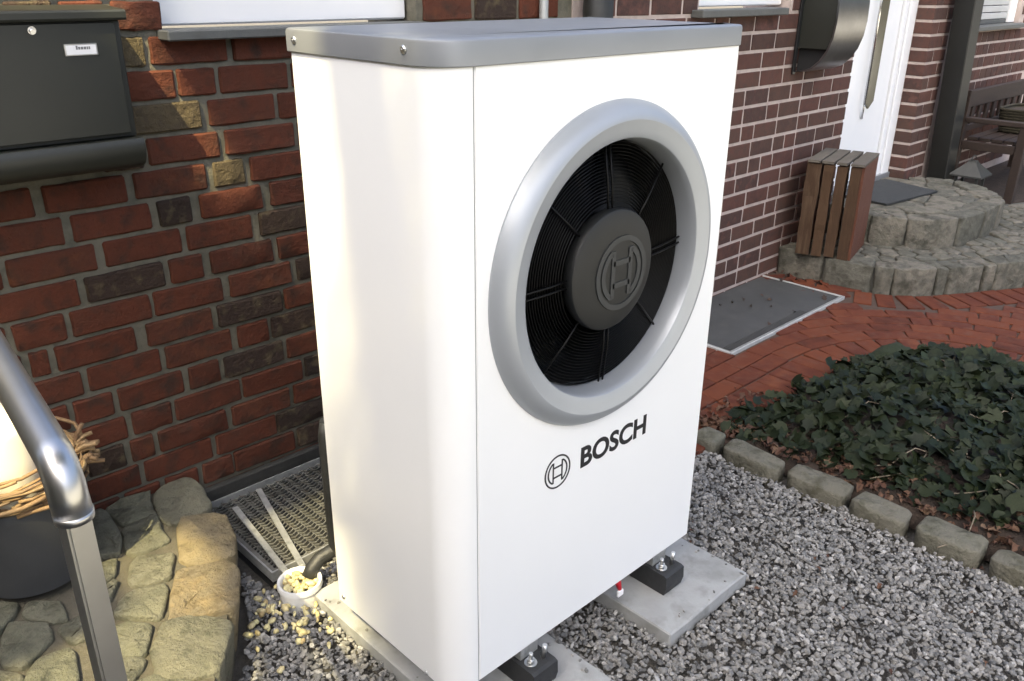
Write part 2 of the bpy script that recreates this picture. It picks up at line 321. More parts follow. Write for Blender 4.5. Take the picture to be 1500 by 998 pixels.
def stone(name, parent, pts, z0, z1, mat, seed=0, gap=0.006, dome=0.008, rough=0.006, rnd_edge=0.014, sm=1, under=0.004):
    """a hewn stone with an irregular outline, rounded shoulders and a lumpy top"""
    if area(pts) < 0: pts = pts[::-1]
    p = chaikin(pts, sm)
    cx = sum(q[0] for q in p) / len(p); cy = sum(q[1] for q in p) / len(p)
    rr = math.sqrt(abs(area(p)) / math.pi)
    def ring(inset, z, amp):
        out = []
        for x, y in p:
            dx, dy = cx - x, cy - y; dl = math.hypot(dx, dy) or 1
            k = min(inset / dl, 0.9)
            n1 = (noise.noise(Vector((x * 18, y * 18, seed * 3.7 + z * 9))) + .6 * noise.noise(Vector((x * 60, y * 60, seed + z * 40)))) * amp
            n2 = (noise.noise(Vector((y * 22, x * 22, seed * 1.3 + 5))) + .6 * noise.noise(Vector((y * 66, x * 66, seed + 15 + z * 40)))) * amp
            out.append((x + dx * k + n1, y + dy * k + n2, z + (noise.noise(Vector((x * 14, y * 14, seed + 50))) + .7 * noise.noise(Vector((x * 50, y * 50, seed + 70)))) * amp))
        return out
    b = bmesh.new(); rings = []
    tilt = (noise.noise(Vector((seed * 1.7, 2, 3))) * 0.05, noise.noise(Vector((seed * 2.9, 7, 1))) * 0.05)
    for ins, z, amp in ((gap + under, z0, 0), (gap + under * .35, z0 + (z1 - z0) * .55, rough), (gap, z1 - rnd_edge, rough * .8), (gap + rnd_edge * .45, z1 - rnd_edge * .3, rough * .7), (gap + rnd_edge * 1.2, z1, rough * .7), (gap + rnd_edge * 1.2 + rr * .4, z1 + dome * .7, rough * 1.2)):
        rings.append([b.verts.new((x, y, zz + ((x - cx) * tilt[0] + (y - cy) * tilt[1]) * (1 if z > z0 else 0))) for x, y, zz in ring(ins, z, amp)])
    n = len(p)
    for i in range(len(rings) - 1):
        for k in range(n): b.faces.new((rings[i][k], rings[i][(k + 1) % n], rings[i + 1][(k + 1) % n], rings[i + 1][k]))
    c = b.verts.new((cx, cy, z1 + dome))
    for k in range(n): b.faces.new((rings[-1][k], rings[-1][(k + 1) % n], c))
    for f in b.faces: f.smooth = True
    return mobj(name, b, parent, mat)

def clip(poly, px, py, nx, ny):
    out = []
    for i in range(len(poly)):
        a, c = poly[i], poly[(i + 1) % len(poly)]
        da = (a[0] - px) * nx + (a[1] - py) * ny; dc = (c[0] - px) * nx + (c[1] - py) * ny
        if da <= 0: out.append(a)
        if (da < 0 < dc) or (dc < 0 < da):
            t = da / (da - dc); out.append((a[0] + (c[0] - a[0]) * t, a[1] + (c[1] - a[1]) * t))
    return out

def inside(x, y, poly):
    c = False
    for i in range(len(poly)):
        x1, y1 = poly[i]; x2, y2 = poly[i - 1]
        if (y1 > y) != (y2 > y) and x < (x2 - x1) * (y - y1) / (y2 - y1) + x1: c = not c
    return c

def cells(outline, seeds):
    res = []
    for i, s in enumerate(seeds):
        p = list(outline)
        for j, t in enumerate(seeds):
            if i == j: continue
            d = (t[0] - s[0], t[1] - s[1])
            if d[0] * d[0] + d[1] * d[1] > 1.2: continue
            p = clip(p, (s[0] + t[0]) / 2, (s[1] + t[1]) / 2, d[0], d[1])
            if len(p) < 3: break
        if len(p) >= 3 and abs(area(p)) > 0.0008: res.append(p)
    return res

def raw(name, V, F, mat, parent=None, smooth=False, kind=None):
    me = bpy.data.meshes.new(name); me.from_pydata(V, [], F); me.update()
    o = mobj(name, me, parent, mat, smooth)
    if kind: o['kind'] = kind
    return o

# ------------------------------------------------------------------ ground
b = bmesh.new()
bmesh.ops.create_grid(b, x_segments=40, y_segments=40, size=60)
for v in b.verts: v.co.z = -0.045
setp(mobj('ground', b, None, M['dirt']), 'dark earth under the gravel in front of the house', None, None, 'structure')
b = bmesh.new(); prism(b, [(-30, -1.9), (-2.2, -1.9), (30, -2.1), (30, -26), (-30, -26)], -0.06, -0.006)  # unseen pale ground added to bounce light onto the unit's front
setp(mobj('bounce_ground', b, None, M['drive']), 'pale paved drive in front of the house', None, None, 'structure')
# ------------------------------------------------------------------ the older brick house section on the left
WY = 1.32
ROWZ = [-0.008, 0.083, 0.170, 0.257, 0.347, 0.440, 0.532, 0.622, 0.713, 0.803, 0.895, 0.985, 1.075, 1.166, 1.258, 1.349, 1.440, 1.533, 1.625, 1.717]
KNOWN = {17: [(-0.031, 0.095, 'o')], 16: [(-0.028, 0.037, 'g'), (0.057, 0.28, 'o'), (0.304, 0.52, 'r')], 15: [(-0.025, 0.108, 'o'), (0.124, 0.231, 'o'), (0.252, 0.471, 'r')],
         14: [(-0.033, 0.173, 'g'), (0.204, 0.418, 'r'), (0.437, 0.52, 'r')], 13: [(0.008, 0.218, 'o'), (0.245, 0.477, 'r')],
         12: [(-0.407, -0.322, 'r'), (-0.289, -0.076, 'r'), (-0.046, 0.166, 'r'), (0.196, 0.292, 'g'), (0.317, 0.52, 'r')],
         11: [(-0.426, -0.262, 'r'), (-0.232, -0.02, 'r'), (0.009, 0.104, 'd'), (0.14, 0.338, 'o'), (0.379, 0.52, 'r')],
         10: [(-0.414, -0.192, 'r'), (-0.16, 0.059, 'r'), (0.085, 0.294, 'r'), (0.328, 0.52, 'd')],
         9: [(-0.461, -0.254, 'r'), (-0.228, -0.008, 'd'), (0.017, 0.115, 'r'), (0.149, 0.357, 'r'), (0.385, 0.52, 'r')],
         8: [(-0.435, -0.308, 'r'), (-0.284, -0.064, 'r'), (-0.045, 0.168, 'r'), (0.2, 0.417, 'r'), (0.446, 0.55, 'd')],
         7: [(-0.412, -0.366, 'r'), (-0.342, -0.123, 'o'), (-0.083, 0.123, 'r'), (0.149, 0.371, 'd'), (0.39, 0.6, 'r')],
         6: [(-0.27, -0.06, 'r'), (-0.038, 0.178, 'r'), (0.207, 0.312, 'r'), (0.331, 0.54, 'd')],
         5: [(-0.197, 0.0, 'r'), (0.026, 0.125, 'r'), (0.146, 0.36, 'd'), (0.381, 0.6, 'r')],
         4: [(-0.172, -0.052, 'r'), (-0.033, 0.186, 'r'), (0.202, 0.424, 'r'), (0.443, 0.55, 'd')],
         3: [(-0.191, -0.123, 'r'), (-0.101, 0.122, 'r'), (0.15, 0.365, 'r'), (0.387, 0.6, 'r')],
         2: [(-0.16, 0.06, 'r'), (0.081, 0.303, 'r'), (0.312, 0.52, 'd')], 1: [(0.023, 0.125, 'r'), (0.138, 0.364, 'r'), (0.385, 0.6, 'd')]}
old_house = thing('brick_house', 'older rough red brick house section with grey joints behind the white unit and black mailbox', 'house', (0, WY, 0))
bm_ = bmesh.new()
box(bm_, -2.4, 0.085, WY + 0.0105, WY + 0.30, -0.04, 2.6); box(bm_, 0.085, 1.0, WY + 0.0105, WY + 0.30, -0.04, 1.502); box(bm_, 1.0, 1.80, WY + 0.0105, WY + 0.30, -0.04, 2.6)
old_wall = mobj('wall', bm_, old_house, M['mortar_old'])
OLD = {nm: [brick_mesh('brick', l + 0.006, 0.06, 0.0775, 11 + i + int(l * 90), M['brick'], 0.0036) for i in range(6)] for nm, l in (('s', 0.215), ('h', 0.105))}
def old_brick(x0, x1, z, t):
    l = x1 - x0; key = 's' if l > 0.16 else 'h'; base = 0.215 if key == 's' else 0.105
    me = rnd.choice(OLD[key]); mt = {'r': M['brick'], 'o': M['brick'], 'd': M['brick_dark'], 'g': M['brick_olive']}[t]
    place(me, 'brick', old_wall, ((x0 + x1) / 2, WY + rnd.uniform(-0.003, 0.003), z + 0.0362), (l / base * 1.0, 1, rnd.uniform(0.96, 1.02)), (rnd.uniform(-.02, .02), rnd.uniform(-.008, .008), rnd.uniform(-.012, .012)), mt)
for k, z in enumerate(ROWZ):
    kn = KNOWN.get(k, [])
    for x0, x1, t in kn:
        old_brick(x0, x1, z, t)
    left = kn[0][0] - 0.024 if kn else 0.06 * (k % 3)
    right = kn[-1][1] + 0.022 if kn else left + 0.024
    x = left
    while x > -1.15:
        l = 0.105 if rnd.random() < 0.3 else rnd.uniform(0.205, 0.225)
        if not (k >= 13 and k <= 16 and x < -0.12):         # the mailbox covers these
            old_brick(x - l, x, z, rnd.choice('rrrrd'))
        x -= l + 0.023
    lim = 1.75 if z > 1.42 else 0.75
    x = right
    while x < lim:
        l = 0.105 if rnd.random() < 0.3 else rnd.uniform(0.205, 0.225)
        if z > 1.5 and x + l > 0.06 and x < 1.02:
            x = max(x, 1.03)
        if x + l < 1.79: old_brick(x, x + l, z, rnd.choice('rrrd'))
        x += l + 0.023
# window of the older section
win = mobj('window', boxm(0.095, 0.99, WY + 0.13, WY + 0.16, 1.55, 2.30), old_house, M['glass'])
fb = bmesh.new()
box(fb, 0.088, 0.992, WY + 0.06, WY + 0.128, 1.538, 1.64, 0.006); box(fb, 0.088, 0.175, WY + 0.064, WY + 0.128, 1.643, 2.33, 0.006); box(fb, 0.905, 0.992, WY + 0.064, WY + 0.128, 1.643, 2.33, 0.006)
mobj('frame', fb, win, M['upvc'])
sb = bmesh.new(); box(sb, 0.082, 1.0, 1.258, WY + 0.06, 1.504, 1.532, 0.004)
mobj('sill', sb, old_house, M['slate'])

# thin grey pipe and the thick dark downpipe between the sections
pb = bmesh.new(); tube(pb, [(1.60, 1.295, -0.02), (1.60, 1.295, 2.6)], 0.018, 12)
pr_ = thing('conduit_pipe', 'thin light grey pipe running up the brick wall behind the unit', 'pipe', (1.60, 1.295, 0)); mobj('pipe', pb, pr_, M['zincpipe'])
cb = bmesh.new()
for z in (0.5, 1.2, 1.9): box(cb, 1.575, 1.625, 1.27, 1.33, z, z + 0.02, 0.003)
mobj('pipe_clip', cb, pr_, M['zincpipe'])
dp = thing('downpipe', 'thick dark downpipe where old and newer brickwork meet behind the unit', 'downpipe', (1.86, 1.24, 0))
pb = bmesh.new(); tube(pb, [(1.86, 1.24, -0.02), (1.86, 1.24, 2.6)], 0.062, 20); mobj('pipe', pb, dp, M['downpipe'])
cb = bmesh.new()
for z in (0.6, 1.75): tube(cb, [(1.86, 1.24, z), (1.86, 1.24, z + 0.03)], 0.068, 20)
mobj('pipe_clip', cb, dp, M['downpipe'])

# ------------------------------------------------------------------ the newer brick house section on the right, with the front door
new_house = thing('brick_house', 'brown brick house section with pale joints and a white front door beside the wooden crate', 'house', (3.5, WY, 0))
DX0, DX1, DY = 4.40, 5.54, 1.45
bm_ = bmesh.new()
box(bm_, 1.80, 2.69, WY + 0.005, WY + 0.30, -0.04, 2.6); box(bm_, 2.69, 3.56, WY + 0.0052, WY + 0.30, -0.04, 1.50); box(bm_, 3.56, DX0 - 0.006, WY + 0.005, WY + 0.30, -0.04, 2.6)
box(bm_, DX1 + 0.006, 6.2, WY + 0.005, WY + 0.34, -0.04, 2.6); box(bm_, 6.2, 7.36, WY + 0.0052, WY + 0.34, -0.04, 1.33); box(bm_, 7.36, 11, WY + 0.005, WY + 0.34, -0.04, 2.6)
new_wall = mobj('wall', bm_, new_house, M['mortar_pale'])
PIT = 0.0942; NH = 0.0755
NEW = {nm: [brick_mesh('brick', l, 0.05, NH, 71 + i + int(l * 90), M['brick_brown'], 0.0018, False, edgey=0.002, cr_=0.3) for i in range(6)] for nm, l in (('s', 0.225), ('h', 0.112))}
def new_brick(x0, x1, z, dy=0.0, rz=0.0, y=None):
    l = x1 - x0; key = 's' if l > 0.16 else 'h'; base = 0.225 if key == 's' else 0.112
    loc = ((x0 + x1) / 2, (WY if y is None else y) + rnd.uniform(-0.001, 0.0015) + dy, z + NH / 2)
    place(rnd.choice(NEW[key]), 'brick', new_wall, loc, (l / base * 0.995, 1, 1), (0, rnd.uniform(-.004, .004), rz))
z0 = 1.331 + 0.007
rows = [z0 + PIT * k for k in range(-15, 5)]
for k, z in enumerate(rows):
    if z < -0.09: continue
    # main wall, ends flush with the door opening
    x = DX0; first = True
    lo = 1.83 if z > 1.42 else 2.75
    while x > lo:
        l = (0.112 if k % 2 else 0.225) if first else (0.112 if rnd.random() < 0.24 else 0.225); first = False
        if z > 1.44 and 2.68 < x - 0.01 and x - l < 3.57:
            if x > 3.57: l = max(0.06, x - 3.575)
            else:
                x = min(x, 2.675); 
        if x - l > 1.82: new_brick(x - l, x, z)
        x -= l + 0.0155
    # pillar right of the door
    if z > 0.30 and z < 1.70:
        x = DX1
        for i in range(2):
            l = (0.225, 0.112)[(i + k) % 2]; new_brick(x, min(x + l, 5.87), z); x += l + 0.013
    # far wall beyond the pillar, mostly headers
    if 0.12 < z < 1.68:
        x = 6.10 + 0.05 * (k % 3); l = 0.112 if z > 0.82 else 0.225
        while x < 7.72:
            if not (z + 0.02 > 1.30 and x + .11 > 6.2 and x < 7.36): new_brick(x, x + l, z)
            x += l + 0.013
# jamb returns of the pillar: half bricks facing the door
JB = [brick_mesh('brick', 0.120, 0.05, NH, 171 + i, M['brick_brown'], 0.0015, False, edgey=0.002, cr_=0.3) for i in range(4)]
jw = mobj('jamb', boxm(DX1 + 0.003, DX1 + 0.0055, WY + 0.006, DY + 0.03, 0.30, 2.6), new_house, M['mortar_pale'])
for k, z in enumerate(rows):
    if 0.30 < z < 1.70:
        place(rnd.choice(JB), 'brick', jw, (DX1 - 0.001, WY + 0.064, z + NH / 2), (1, 1, 1), (0, 0, R(-90)))
# lintel-less window sill of the newer section (its frame just above the picture edge)
w2 = mobj('window', boxm(2.70, 3.55, WY + 0.13, WY + 0.16, 1.56, 2.3), new_house, M['glass'])
fb = bmesh.new(); box(fb, 2.70, 3.55, WY + 0.06, WY + 0.128, 1.552, 1.64, 0.006); box(fb, 2.70, 2.78, WY + 0.062, WY + 0.128, 1.643, 2.3, 0.006); box(fb, 3.47, 3.55, WY + 0.062, WY + 0.128, 1.643, 2.3, 0.006)
mobj('frame', fb, w2, M['upvc'])
sb = bmesh.new(); box(sb, 2.63, 3.42, 1.255, WY + 0.058, 1.508, 1.543, 0.004); mobj('sill', sb, new_house, M['slate'])
w3 = mobj('window', boxm(6.20, 7.36, WY + 0.14, WY + 0.16, 1.36, 2.3), new_house, M['glass'])
sh = bmesh.new()
for i in range(16): box(sh, 6.28, 7.22, WY + 0.06, WY + 0.075, 1.405 + i * 0.052, 1.405 + i * 0.052 + 0.047, 0.004)
mobj('shutter', sh, w3, M['shutter'])
mobj('side_frame', boxm(6.205, 6.27, WY + 0.04, WY + 0.12, 1.372, 2.3, 0.004), w3, M['upvc']); mobj('side_frame', boxm(7.23, 7.355, WY + 0.04, WY + 0.12, 1.372, 2.3, 0.004), w3, M['upvc'])
sb = bmesh.new(); box(sb, 6.17, 7.42, 1.25, WY + 0.10, 1.335, 1.368, 0.004); box(sb, 6.275, 7.225, WY + 0.062, WY + 0.1, 1.369, 1.402, 0.003); mobj('sill', sb, new_house, M['slate'])

# front door
TH = 0.335
door = mobj('door', boxm(DX0 - 0.30, 5.335, DY + 0.02, DY + 0.07, TH + 0.03, 2.5), new_house, M['door_white'])
fb = bmesh.new(); box(fb, 5.35, 5.41, DY + 0.004, DY + 0.09, TH, 2.5, 0.004); box(fb, 5.424, DX1 - 0.002, DY - 0.006, DY + 0.09, TH, 2.5, 0.004)
mobj('frame', fb, door, M['door_white'])
mobj('gap', boxm(5.30, 5.53, DY + 0.03, DY + 0.085, TH - 0.02, 2.48), door, M['dark_gap'])
mobj('threshold', boxm(DX0 - 0.2, DX1 - 0.003, DY - 0.02, DY + 0.06, TH - 0.04, TH + 0.022), door, M['lid'])
gx0, gx1, gb = 4.975, 5.105, 0.86
gbm = bmesh.new(); prism(gbm, [(gx0, gb + 0.05), ((gx0 + gx1) / 2, gb), (gx1, gb + 0.05), (gx1, 2.2), (gx0, 2.2)], DY + 0.008, DY + 0.03, 'Y')
mobj('glass_strip', gbm, door, M['strip_glass'])
gbm = bmesh.new()
tube(gbm, [(4.915, DY - 0.015, 0.90), (4.915, DY - 0.015, 2.1)], 0.009, 10); tube(gbm, [(4.915, DY - 0.015, 0.905), (4.97, DY + 0.012, 0.80)], 0.007, 8)
mobj('handle', gbm, door, M['chrome'])

# ------------------------------------------------------------------ heat pump unit
UW, UD, UH, UZ, LH = 0.93, 0.477, 1.5757, 0.12, 0.0475
unit = thing('heat_pump', 'white heat pump unit with big silver fan ring standing on gravel before the brick wall', 'heat pump', (UW / 2, UD / 2, 0.022))
XS = 0.076; RC = 0.074
def corner(r, n=10, off=0.0, x0=0.0, y0=0.0):
    return [(x0 + r - (r + off) * math.cos(q), y0 + r - (r + off) * math.sin(q)) for q in [math.pi / 2 * i / n for i in range(n + 1)]]
out = [(0.0, UD)] + corner(RC, 12)
out = [p for p in out if p[0] <= XS] + [(XS, 0.0012)]
inn = [(0.012, UD)] + [(max(0.012, p[0] + 0.012), max(0.012, p[1] + 0.014)) for p in out[1:-1]] + [(XS, 0.02)]
b = bmesh.new(); prism(b, out + inn[::-1], UZ, UH - LH + 0.003); auto(mobj('side_panel', b, unit, M['white']), 30)
b = bmesh.new()
# front panel with a round opening: square-to-circle strip
RCX, RCZ, RR = 0.4845, 1.0648, 0.3755
fx0, fx1, fz0, fz1 = XS + 0.0035, UW, UZ, UH - LH + 0.003
seg = 72; RO = 0.345
def edge_pt(q):
    c, s = math.cos(q), math.sin(q)
    tx = ((fx1 - RCX) if c > 0 else (fx0 - RCX)) / c if abs(c) > 1e-6 else 1e9
    tz = ((fz1 - RCZ) if s > 0 else (fz0 - RCZ)) / s if abs(s) > 1e-6 else 1e9
    t = min(tx, tz); return (RCX + c * t, RCZ + s * t)
angs = sorted([2 * math.pi * i / seg for i in range(seg)] + [math.atan2(z - RCZ, x - RCX) % (2 * math.pi) for x in (fx0, fx1) for z in (fz0, fz1)])
A_, B_, C_ = [], [], []
for q in angs:
    A_.append(b.verts.new((RCX + RO * math.cos(q), 0.0, RCZ + RO * math.sin(q))))
    ex, ez = edge_pt(q); ch = 0.003
    B_.append(b.verts.new((min(max(ex, fx0 + ch), fx1 - ch), 0.0, min(max(ez, fz0 + ch), fz1 - ch)))); C_.append(b.verts.new((ex, 0.003, ez)))
D_ = [b.verts.new((v.co.x, 0.022, v.co.z)) for v in C_]
n_ = len(angs)
for i in range(n_):
    j = (i + 1) % n_
    for P, Q in ((A_, B_), (B_, C_), (C_, D_)): b.faces.new((P[i], P[j], Q[j], Q[i]))
bmesh.ops.recalc_face_normals(b, faces=b.faces[:])
if sum(f.normal.y for f in b.faces) > 0: bmesh.ops.reverse_faces(b, faces=b.faces[:])
mobj('front_panel', b, unit, M['white'])
b = bmesh.new(); box(b, XS - 0.012, XS + 0.014, 0.004, 0.03, UZ, UH - LH + 0.002); mobj('panel_seam', b, unit, M['dark_gap'])
b = bmesh.new(); box(b, UW - 0.008, UW - 0.0005, 0.0245, UD, UZ, UH - LH + 0.002, 0.002); mobj('side_panel', b, unit, M['white'])
b = bmesh.new(); box(b, 0.014, UW - 0.01, UD - 0.02, UD - 0.002, UZ + 0.01, UH - LH + 0.002); mobj('rear_panel', b, unit, M['black'])
b = bmesh.new(); box(b, 0.02, UW - 0.012, 0.024, UD - 0.022, UZ + 0.006, UZ + 0.02); mobj('base_pan', b, unit, M['dark_gap'])
# lid
g = 0.006
prof = [(0.0 - g, UD + g)] + [(p[0], p[1]) for p in corner(RC + 0.0, 14, g)] + corner(0.012, 4, g, 0, 0)[:0]
rcorn = [(UW + g - 0.016 + 0.016 * math.sin(q), -g + 0.016 - 0.016 * math.cos(q)) for q in [math.pi / 2 * i / 5 for i in range(6)]]
prof = prof + rcorn + [(UW + g, UD + g)]
def inset_outline(p, d):
    cx, cy = UW / 2, UD / 2; outp = []
    for i in range(len(p)):
        a, c, e = Vector(p[i - 1]), Vector(p[i]), Vector(p[(i + 1) % len(p)])
        n1 = Vector((-(c - a).y, (c - a).x)).normalized(); n2 = Vector((-(e - c).y, (e - c).x)).normalized()
        nn = (n1 + n2); nn = nn / max(0.3, nn.length_squared / 2)
        outp.append((c.x + nn.x * d, c.y + nn.y * d))
    return outp
sgn = 1 if area(prof) > 0 else -1
b = bmesh.new(); rings = []
for d, z in ((0.002, UH - LH), (0.0, UH - LH + 0.002), (0.0, UH - 0.008), (0.0012, UH - 0.0035), (0.004, UH - 0.001), (0.008, UH), (0.05, UH + 0.002)):
    rings.append([b.verts.new((x, y, z)) for x, y in inset_outline(prof, d * sgn)])
for i in range(len(rings) - 1):
    for k in range(len(prof)): b.faces.new((rings[i][k], rings[i][(k + 1) % len(prof)], rings[i + 1][(k + 1) % len(prof)], rings[i + 1][k]))
b.faces.new(rings[-1]); b.faces.new(rings[0][::-1])
bmesh.ops.recalc_face_normals(b, faces=b.faces[:])
lid = auto(mobj('lid', b, unit, M['lid']), 30)
def screw(loc, ax, parent, r=0.0065):
    b = bmesh.new(); a = Vector(ax); p = Vector(loc)
    tube(b, [p, p + a * 0.002, p + a * 0.0045], [r * 1.25, r * 1.2, r * 0.75], 12)
    tube(b, [p + a * 0.0046, p + a * 0.0058], [r * 0.3, r * 0.25], 6)
    return mobj('screw', b, parent, M['zinc'])
screw((-g, 0.09, 1.555), (-1, 0, 0), lid); screw((-g, 0.452, 1.552), (-1, 0, 0), lid)
screw((0, 0.455, 0.142), (-1, 0, 0), unit, 0.005); screw((0, 0.104, 0.126), (-1, 0, 0), unit, 0.005)
# fan surround
b = bmesh.new()
ringp = [(RR - 0.028, 0.001), (RR, 0.0012), (RR, -0.004), (RR - 0.003, -0.010), (RR - 0.009, -0.019), (RR - 0.018, -0.028), (RR - 0.028, -0.0345), (RR - 0.036, -0.0375), (RR - 0.0395, -0.0380), (RR - 0.043, -0.0370), (RR - 0.060, -0.0325), (RR - 0.0745, -0.0290), (RR - 0.0775, -0.0275), (RR - 0.080, -0.0235), (RR - 0.083, -0.010), (RR - 0.0855, 0.004), (RR - 0.087, 0.02), (RR - 0.087, 0.05)]
lathe(b, ringp, (RCX, 0, RCZ), 'Y', 128)
auto(mobj('fan_ring', b, unit, M['silver']), 24)
b = bmesh.new()
lathe(b, [(0.29, 0.048), (0.29, 0.30)], (RCX, 0, RCZ), 'Y', 64); b.faces.new([v for v in b.verts if abs(v.co.y - 0.30) < 1e-5])
for f in b.faces: f.smooth = True
mobj('fan_housing', b, unit, M['void'])
grille = None
b = bmesh.new(); GR = 0.2875; HUB = 0.142
nr = 19
for i in range(nr):
    r_ = HUB + 0.012 + (GR - HUB - 0.016) * i / (nr - 1); yy = 0.004 + 0.02 * ((r_ - HUB) / (GR - HUB)) ** 0.5
    w = 0.0008
    lathe(b, [(r_ - w, yy), (r_, yy - 0.0025), (r_ + w, yy), (r_, yy + 0.006), (r_ - w, yy)], (RCX, 0, RCZ), 'Y', 72)
for f in b.faces: f.smooth = True
grille = mobj('grille', b, unit, M['grille'])
for k in range(8):
    q = R(2 + 45 * k); c, s = math.cos(q), math.sin(q)
    b = bmesh.new()
    for o in (-0.0075, 0.0075) if k % 2 == 0 else (0,):
        tube(b, [(RCX + c * (HUB - 0.01) - s * o, 0.004, RCZ + s * (HUB - 0.01) + c * o), (RCX + c * (HUB + 0.05) - s * o, 0.006, RCZ + s * (HUB + 0.05) + c * o), (RCX + c * (GR + 0.004) - s * o, 0.018, RCZ + s * (GR + 0.004) + c * o)], 0.0026, 6)
    mobj('spoke', b, grille, M['grille'])
for k in range(5):
    b = bmesh.new(); q0 = R(20 + 72 * k); vs0 = []
    for i in range(6):
        r_ = 0.10 + 0.18 * i / 5
        for j in range(4):
            q = q0 + R(-24 + 16 * j) + i * 0.07
            vs0.append(b.verts.new((RCX + r_ * math.cos(q), 0.085 + 0.022 * j, RCZ + r_ * math.sin(q))))
    for i in range(5):
        for j in range(3):
            f = b.faces.new((vs0[i * 4 + j], vs0[i * 4 + j + 1], vs0[i * 4 + 5 + j], vs0[i * 4 + 4 + j])); f.smooth = True
    bmesh.ops.solidify(b, geom=b.faces[:], thickness=0.003)
    mobj('fan_blade', b, unit, M['black'])
# hub with raised mark
b = bmesh.new()
lathe(b, [(HUB - 0.005, 0.02), (HUB, 0.010), (HUB, -0.006), (HUB - 0.003, -0.011), (HUB - 0.010, -0.014), (0.09, -0.0155), (0.03, -0.016), (0.0005, -0.016)], (RCX, 0, RCZ), 'Y', 72)
hub = auto(mobj('hub_cap', b, unit, M['hub']), 35)

def emblem(cx, cz, r, y, th, lw, parent, mat, name='emblem'):
    """circle holding an armature of two upright bows joined by two bars"""
    b = bmesh.new(); y1 = y + th
    def band(pts, w, closed):
        n = len(pts); L, Q = [], []
        for i in range(n):
            p = Vector(pts[i]); a = Vector(pts[i - 1] if (closed or i) else pts[i]); c = Vector(pts[(i + 1) % n] if (closed or i < n - 1) else pts[i])
            d = (c - a).normalized(); nn = Vector((-d.y, d.x)) * w / 2
            L.append(p + nn); Q.append(p - nn)
        m = n if closed else n - 1
        fl = [b.verts.new((p.x, y, p.y)) for p in L]; fq = [b.verts.new((p.x, y, p.y)) for p in Q]
        bl = [b.verts.new((p.x, y1, p.y)) for p in L]; bq = [b.verts.new((p.x, y1, p.y)) for p in Q]
        for i in range(m):
            j = (i + 1) % n
            for P, T in ((fl, fq), (bq, bl), (fq, bq), (bl, fl)): b.faces.new((P[i], P[j], T[j], T[i]))
    C = lambda rr, q: (cx + rr * math.cos(q), cz + rr * math.sin(q))
    band([C(r - lw / 2, 2 * math.pi * i / 64) for i in range(64)], lw, True)
    xi = 0.34 * r; ri = 0.72 * r; q1 = math.acos(xi / ri)
    for s in (1, -1):
        arc = [C(ri, q1 - 2 * q1 * i / 20) for i in range(21)]
        arc = [(cx + s * (x - cx), z) for x, z in arc]
        band(arc, lw, True)
    hb = 0.30 * r
    for s in (1, -1): band([(cx - xi, cz + s * hb), (cx + xi, cz + s * hb)], lw, False)
    bmesh.ops.recalc_face_normals(b, faces=b.faces[:])
    return mobj(name, b, parent, mat)
emblem(0.506, 1.056, 0.088, -0.0185, 0.004, 0.0125, hub, M['hub_mark'])
emblem(0.3313, 0.5965, 0.0445, -0.0012, 0.001, 0.0042, unit, M['print'])
# lettering
cu = bpy.data.curves.new('lettering', 'FONT'); cu.body = 'BOSCH'; cu.size = 1.0; cu.offset = 0.028; cu.space_character = 1.0; cu.resolution_u = 6; cu.extrude = 0.02
tmp = bpy.data.objects.new('lettering', cu); COL.objects.link(tmp)
bpy.context.view_layer.update()
me = bpy.data.meshes.new_from_object(tmp.evaluated_get(bpy.context.evaluated_depsgraph_get()))
bpy.data.objects.remove(tmp); bpy.data.curves.remove(cu)
xs = [v.co.x for v in me.vertices]; zs = [v.co.y for v in me.vertices]
tx0, tx1, tz0, tz1 = 0.414, 0.671, 0.5695, 0.6275
for v in me.vertices:
    x, y, z = v.co
    v.co = (tx0 + (x - min(xs)) / (max(xs) - min(xs)) * (tx1 - tx0), -0.0012 if z > 0 else 0.0005, tz0 + (y - min(zs)) / (max(zs) - min(zs)) * (tz1 - tz0))
bl = bmesh.new(); bl.from_mesh(me); bmesh.ops.recalc_face_normals(bl, faces=bl.faces[:]); bl.to_mesh(me); bl.free()
mobj('lettering', me, unit, M['print'])
# rubber feet with bolts
for fx in (0.205, 0.748):
    b = bmesh.new(); prism(b, [(-0.062, 0.05), (-0.055, 0.024), (0.50, 0.024), (0.50, 0.09), (-0.050, 0.09), (-0.060, 0.086)], fx, fx + 0.085, 'X')
    ft = mobj('rubber_foot', b, unit, M['rubber'])
    b = bmesh.new(); box(b, fx + 0.012, fx + 0.073, 0.0, 0.46, 0.0905, UZ + 0.004); mobj('rail', b, ft, M['galv'])
    b = bmesh.new(); tube(b, [(fx + 0.026, -0.022, 0.0905), (fx + 0.026, -0.022, 0.0935)], 0.0165, 16); tube(b, [(fx + 0.026, -0.022, 0.094), (fx + 0.026, -0.022, 0.105)], 0.010, 6); tube(b, [(fx + 0.026, -0.022, 0.105), (fx + 0.026, -0.022, 0.122)], 0.0055, 8)
    mobj('nut', b, ft, M['zinc'])
    b = bmesh.new(); tube(b, [(fx + 0.064, -0.030, 0.088), (fx + 0.066, -0.032, 0.130)], 0.0062, 10); mobj('bolt', b, ft, M['zinc'])
b = bmesh.new(); tube(b, [(0.06, 0.515, 0.20), (0.03, 0.515, 0.27), (0.028, 0.515, 0.60), (0.035, 0.512, 0.64)], 0.024, 12); mobj('pipe_cover', b, unit, M['foam'])
